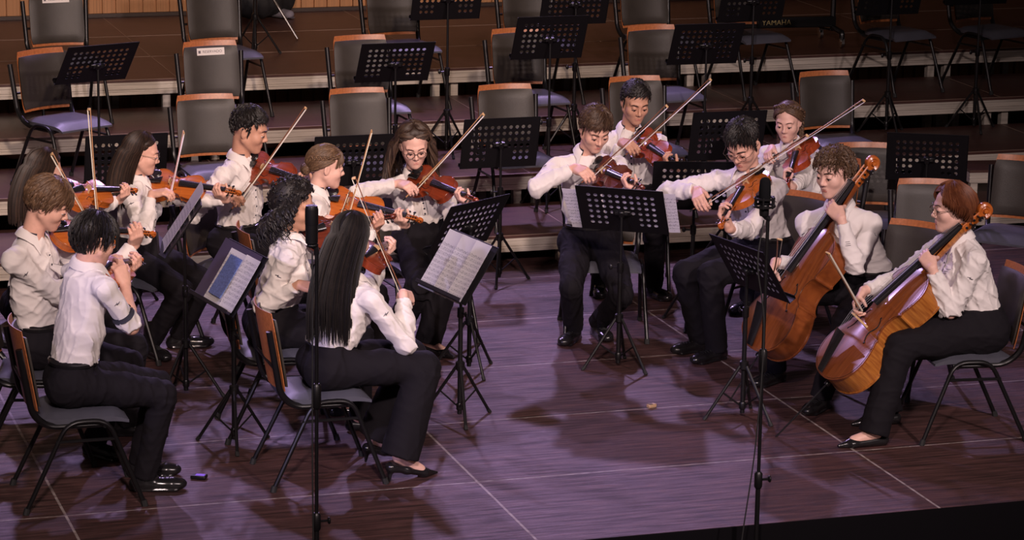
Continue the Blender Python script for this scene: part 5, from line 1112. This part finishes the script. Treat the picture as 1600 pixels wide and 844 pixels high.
chair(1.58, 2.02, -4, 'chair under the plaited fair haired girl')
p = person('curly_girl', 'girl with shoulder length black curls behind the left microphone', (1.26, 1.14, .55), -6, (454, 374), (461, 322), -30, -14, 6, nl=.06, hl=.11, sc=1.0, fem=True, bulk=1.08, tyaw=-22, skinc='tan', hair=('curly', 'black'), hlen=.19, seed=9, shoes='pump', fR=(1.68, 1.0), fL=(1.66, 1.28), fyR=-4, fyL=0,
    inst=V((474, 366), (618, 337), (530, 478), (578, 318), ss=1, ts=1, tilt=.9), arms=dict(R=(424, 494), L=(560, 430)))
play(p, 'curly_girl', 'dark red violin of the curly haired girl', V_DK, 'bow of the curly haired girl, mostly hidden')
chair(1.27, 1.13, -6, 'wood backed chair under the curly haired girl')
p = person('front_girl', 'girl with very long straight black hair at front, seen from behind', (1.34, .32, .55), -2, (546, 436), (550, 373), 44, -14, 0, nl=.06, hl=.12, sc=1.02, fem=True, tyaw=22, skinc='fair', hair=('long', 'black'), hlen=.44, seed=10, shoes='heel', wide=1.65, fR=(1.645, .12), fL=(1.62, .45), fyR=14, fyL=6,
    inst=V((568, 404), (613, 380), (628, 487), (543, 290), ss=1, ts=1, tilt=.6), arms=dict(R=(626, 524), Rdd=-.05, L=(600, 470)))
play(p, 'front_girl', 'reddish violin mostly hidden by the long black hair of the front girl', V_RE, 'brown bow slanting across the front girl to her right hand')
chair(1.29, .33, -1, 'orange wood backed chair under the front girl, seen from behind')
p = person('centre_girl', 'girl facing the audience with round dark spectacles and half up brown hair', (2.53, 2.76, .57), -84, (648, 272), (647, 228), -98, -22, 4, nl=.03, hl=.10, sc=.99, fem=True, tyaw=-92, skinc='fair', hair=('halfup', 'darkbrown'), hlen=.24, seed=11, shoes='pump', wide=1.35, fR=(2.33, 2.62), fL=(2.45, 2.38), fyR=-100, fyL=-60, glasses='dark', beltz=.14,
    inst=V((640, 276), (746, 313), (641, 310), (752, 182), ss=-1, ts=1, tilt=.8, nh=(0, -.15, 0)), arms=dict(R=(573, 300), L=(704, 350)))
play(p, 'centre_girl', 'red brown violin of the girl with round dark spectacles', V_RE, 'long bow rising to the right above the round spectacles girl', MSTICKL)
chair(2.53, 2.78, -85, 'chair hidden under the girl with round dark spectacles')
p = person('centre_boy', 'brown haired boy in the middle with a side swept fringe, behind the centre stand', (3.47, 2.55, .55), -95, (917, 240), (930, 202), -88, -30, 0, nl=.05, hl=.13, sc=1.0, tyaw=-100, skinc='light', hair=('swept', 'midbrown'), seed=12, fR=(3.34, 2.46), fL=(3.52, 2.52), fyR=-128, fyL=-92, kneeout=(.25, .1),
    inst=V((925, 262), (1004, 292), (908, 281), (1036, 162), ss=-1, ts=1, tilt=.9, nh=(0, -.25, 0)), arms=dict(R=(829, 287), L=(965, 320)))
play(p, 'centre_boy', 'dark red violin of the brown haired boy behind the centre stand', V_DK, 'bow pointing up right from the centre boy')
chair(3.57, 2.59, -106, 'dark seated chair under the brown haired centre boy')
p = person('back_boy', 'boy with very short black hair sitting behind the centre boy', (4.10, 3.56, .56), -108, (983, 203), (993, 160), -92, -22, 0, nl=.05, hl=.12, sc=1.0, tyaw=-108, skinc='tan', hair=('short', 'black'), seed=14, fR=(3.88, 3.50), fL=(4.17, 3.34), fyR=-110, fyL=-80,
    inst=V((990, 214), (1067, 262), (976, 236), (1103, 120), ss=-1, ts=1, tilt=.9, nh=(0, -.2, 0)), arms=dict(L=(1040, 285), R=(945, 250)))
play(p, 'back_boy', 'bright red violin of the short black haired boy at the back', V_RD, 'thin bow pointing far up right from the boy at the back')
chair(4.12, 3.62, -110, 'chair under the short black haired boy at the back')
p = person('metal_spectacles_boy', 'thick black haired boy with thin metal spectacles leaning over his violin at right', (4.30, 1.95, .57), -156, (1170, 268), (1161, 226), -138, -34, 0, nl=.06, hl=.16, sc=1.08, tyaw=-142, skinc='light', hair=('undercut', 'black'), seed=16, fR=(3.96, 2.05), fL=(3.98, 1.84), fyR=-165, fyL=-156, glasses='thin',
    inst=V((1184, 268), (1124, 354), (1079, 326), (1262, 204), ss=-1, ts=-1, tilt=.25), arms=dict(R=(1068, 297), L=(1162, 366)))
play(p, 'metal_spectacles_boy', 'orange violin tipped down by the boy in metal spectacles', V_OR, 'long dark bow across the chest of the boy in metal spectacles')
chair(4.42, 2.0, -150, 'blue grey padded chair behind the boy in metal spectacles')
p = person('two_plaits_girl', 'girl with two long dark plaits looking down at upper right', (5.03, 3.0, .55), -146, (1236, 225), (1231, 190), -128, -16, 0, nl=.04, hl=.10, sc=.96, fem=True, tyaw=-128, skinc='fair', hair=('braids', 'brown'), seed=17,
    inst=V((1257, 217), (1229, 291), (1196, 246), (1332, 157), ss=-1, ts=-1, tilt=.35), arms=dict(R=(1192, 262), L=(1250, 290)))
play(p, 'two_plaits_girl', 'orange red violin pointing down from the girl with two plaits', V_RD, 'pale bow above the bow of the spectacles boy, held by the girl with two plaits', MSTICKL)
chair(5.05, 3.02, -146, 'chair hidden under the girl with two plaits')
p = person('cello_boy', 'wavy brown haired boy with lowered eyes playing the cello at right', (4.52, 1.07, .56), -136, (1312, 322), (1303, 270), -152, -12, 0, nl=.0, hl=.05, sc=1.04, tyaw=-128, skinc='fair', hair=('wavy', 'brown'), seed=18, fR=(4.12, 1.32), fL=(4.15, .76), fyR=-150, fyL=-140, shoes='boot', kneeout=(1.1, .15), shoulder_drop=(.01, .03),
    inst=dict(kind='cello', pin=(1140, 626), pinlen=.40, S=(1376, 252), Sref=(4.62, .98, 1.2), nh=(-.92, -.15, .50), hand=.86, F=(1215, 438), T=(1208, 372), ts=-1, t=.16, c=.40), arms=dict(L=(1366, 408), R=(1262, 415), Rdd=.1))
fiddle('cello', p['E'], p['ax'], p['n'], V_CE, 'chestnut brown cello held by the wavy haired boy', 'cello', rib=V_CE); bow(p['F'], p['T'], p['bn'], 'cello bow of the wavy haired boy, pointing at the viewer', True, MSTICKL)
chair(4.72, 1.11, -142, 'blue grey padded chair behind the wavy haired cellist')
p = person('cello_woman', 'auburn bobbed woman with glasses playing the cello at far right', (4.72, .20, .56), 173, (1502, 374), (1488, 325), 172, -6, 0, nl=.02, hl=.05, sc=1.04, fem=True, bulk=1.22, tyaw=180, skinc='fair', hair=('bob', 'auburn'), hlen=.065, seed=20, fR=(4.36, .40), fL=(4.13, .06), fyR=178, fyL=178, shoes='pump', wide=1.3, glasses='thin', kneeout=(.35, .1),
    inst=dict(kind='cello', pin=(1212, 683), pinlen=.46, S=(1553, 329), Sref=(5.0, .08, 1.1), nh=(-.65, -.06, .76), hand=.80, F=(1352, 482), T=(1277, 386), ts=-1, t=.14, c=.39), arms=dict(L=(1526, 482)))
fiddle('cello', p['E'], p['ax'], p['n'], V_CE, 'cello with flamed honey ribs held by the auburn haired woman', 'cello', rib=MCRIB); bow(p['F'], p['T'], p['bn'], 'cello bow slanting up left over the nearer cello', True, MSTICKL)
chair(4.68, .20, 172, 'chair under the auburn haired cellist, its legs in full view')
# ------------------------------------------------------------------ light: house spots from the front, lavender spots from behind and above
def spot(name, loc, aim, energy, col, size=55, blend=.5, rad=.12):
    l = bpy.data.lights.new(name, 'SPOT'); l.energy = energy; l.color = col; l.spot_size = math.radians(size); l.spot_blend = blend; l.shadow_soft_size = rad
    o = bpy.data.objects.new(name, l); C.objects.link(o); o.location = loc; o.rotation_euler = Vector(A(*aim)-A(*loc)).to_track_quat('-Z', 'Y').to_euler(); return o
spot('back_spot_right', (5.2, 7.8, 4.9), (3.0, 1.6, 0), 740, (.69, .48, 1.0), 85, .6, .12)
spot('back_spot_left', (0.9, 7.6, 5.3), (1.8, 1.2, 0), 840, (.69, .48, 1.0), 75, .6, .12)
spot('back_spot_centre', (3.1, 8.3, 6.4), (2.8, 1.2, 0), 620, (.69, .48, 1.0), 70, .6, .14)
spot('front_spot_left', (-1.5, -10, 7.0), (2.2, 2.2, .6), 3950, (1.0, .78, .76), 40, .9, .25)
spot('front_spot_right', (5.5, -10, 7.0), (3.4, 2.4, .6), 3400, (1.0, .79, .78), 40, .9, .25)
spot('front_spot_upstage', (1.0, -11, 8.5), (1.6, 7.4, 1.0), 5000, (1.0, .72, .56), 30, .9, .25)
spot('side_spot_lavender', (-5.0, -4.5, 4.2), (1.75, .5, .7), 1300, (.66, .55, 1.0), 17, .8, .12)
w = bpy.data.worlds.new('dim_hall'); SC.world = w; w.use_nodes = True; w.node_tree.nodes['Background'].inputs[0].default_value = (.55, .42, .42, 1); w.node_tree.nodes['Background'].inputs[1].default_value = .06
SC.view_settings.view_transform = 'Standard'; SC.view_settings.look = 'None'; SC.view_settings.gamma = 1; SC.view_settings.exposure = 0.0; SC.view_settings.use_curve_mapping = False
